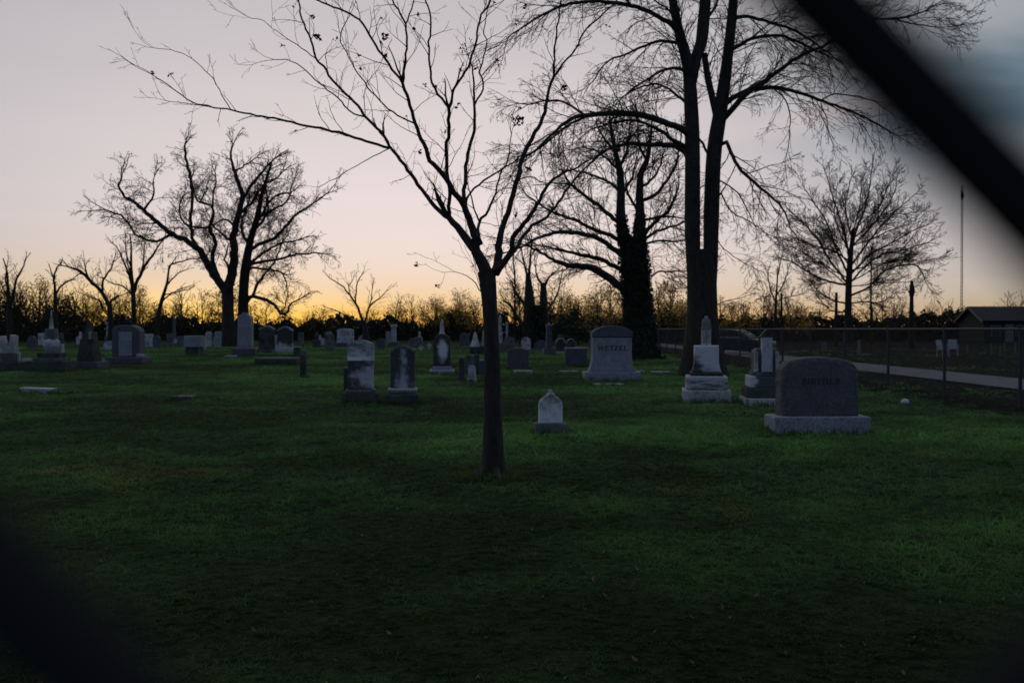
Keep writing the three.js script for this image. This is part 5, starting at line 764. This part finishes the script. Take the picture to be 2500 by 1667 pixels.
function lawnChair(label, sx, sy, turn) { const p = ground(sx, sy), t = thing('lawn_chair', label, 'chair', p.x, 0, p.z, turn); const b = (n, w, h, d, x, y, z, rx = 0) => { const g = new RoundedBoxGeometry(w, h, d, 2, Math.min(w, h, d) / 3); if (rx) g.rotateX(rx); g.translate(x, y, z); mesh(n, g, M.chairPlastic, t); }; b('seat', 0.46, 0.04, 0.44, 0, 0.4, 0); b('backrest', 0.46, 0.5, 0.04, 0, 0.66, -0.22, -0.2); for (const s of [-1, 1]) { b('armrest', 0.05, 0.04, 0.44, s * 0.25, 0.62, 0); b('leg', 0.045, 0.62, 0.05, s * 0.25, 0.31, 0.19); b('leg', 0.045, 0.4, 0.05, s * 0.23, 0.2, -0.19); } }
lawnChair('white plastic lawn chair on the left beyond the lane near the house', 2303, 872, 0.5); lawnChair('white plastic lawn chair on the right beyond the lane near the house', 2327, 868, -0.4);
[[2363, 863, 20, 'pale garden stake nearest the white lawn chairs'], [2421, 866, 26, 'pale garden stake second right of the lawn chairs'], [2443, 868, 22, 'pale garden stake in the middle of the row below the house'], [2454, 860, 22, 'pale garden stake fourth right of the lawn chairs'], [2480, 862, 26, 'pale garden stake at the right end below the house']].forEach(([sx, sy, h, label]) => grave('garden_stake', label, 'stake', sx, sy, 0, (t, k) => { box(t, 'post', 0.07, h * k, 0.05, 0, M.trim, { bevel: 0.01 }); box(t, 'point', 0.07, 0.07, 0.05, h * k, M.trim, { taper: 0.1, bevel: 0.004 }); }));
grave('marker_post', 'pale marker post with a small foot beyond the lane, right of the round-headed trunk', 'post', 2099, 865, 0, (t, k) => { box(t, 'post', 0.16, 36 * k, 0.12, 0, M.trim); box(t, 'foot', 0.62, 0.07, 0.3, 0, M.trim, { x: 0.3 }); });
grave('utility_box', 'small pale utility box beyond the lane, left of the marker post', 'box', 2010, 862, 0, (t, k) => { box(t, 'cabinet', 0.5, 0.75, 0.35, 0.05, M.siding, { bevel: 0.02 }); box(t, 'door', 0.4, 0.6, 0.02, 0.12, M.trim, { z: 0.18 }); box(t, 'plinth', 0.6, 0.08, 0.45, 0, M.weathered); });

// ---------------------------------------------------------------- the chain-link fence that the picture is taken through
{
  const d = 0.05, t = thing('wire_fence', 'blurred dark chain-link wires right in front of the viewer', 'fence', 0, 0, -d);
  // lattice: one strand family falls to the right, the other to the left
  const toPlane = (sx, sy) => { const u = (sx - 1250) / FOCAL, v = (833.5 - sy) / FOCAL, f = d / (cp + v * sp); return [u * f, EYE + (v * cp - sp) * f]; };
  const a = [0.70 * 0.0745, -0.715 * 0.0745], c0 = toPlane(2252, 262), b = [-0.69 * 0.0556, -0.72 * 0.0556];
    const k0 = [c0[0] - a[0] * 0.634, c0[1] - a[1] * 0.634];
  const R = 0.003;
  for (let j = -20; j <= 20; j++) { // each strand zigzags down through the panel
    const pts = []; let p = null;
    for (let i = -8; i <= 15; i++) {
      const x = k0[0] + a[0] * (i + j) + b[0] * i, y = k0[1] + a[1] * (i + j) + b[1] * i, x2 = x + a[0], y2 = y + a[1];
      for (const [q, e, z] of [[x, y, -0.0016], [lerp(x, x2, 0.06), lerp(y, y2, 0.06), 0.0004], [lerp(x, x2, 0.94), lerp(y, y2, 0.94), 0.0004], [x2, y2, 0.0016]]) if (e > 0.02 && e < 2.3) pts.push(V3(q, e, z));
    }
    if (pts.length > 3) { const mb = new MB(); mb.tube(pts, pts.map(() => R), 8); mesh('wire', mb.geo(), M.shadedWire, t); }
  }
}

renderer.render(scene, camera);
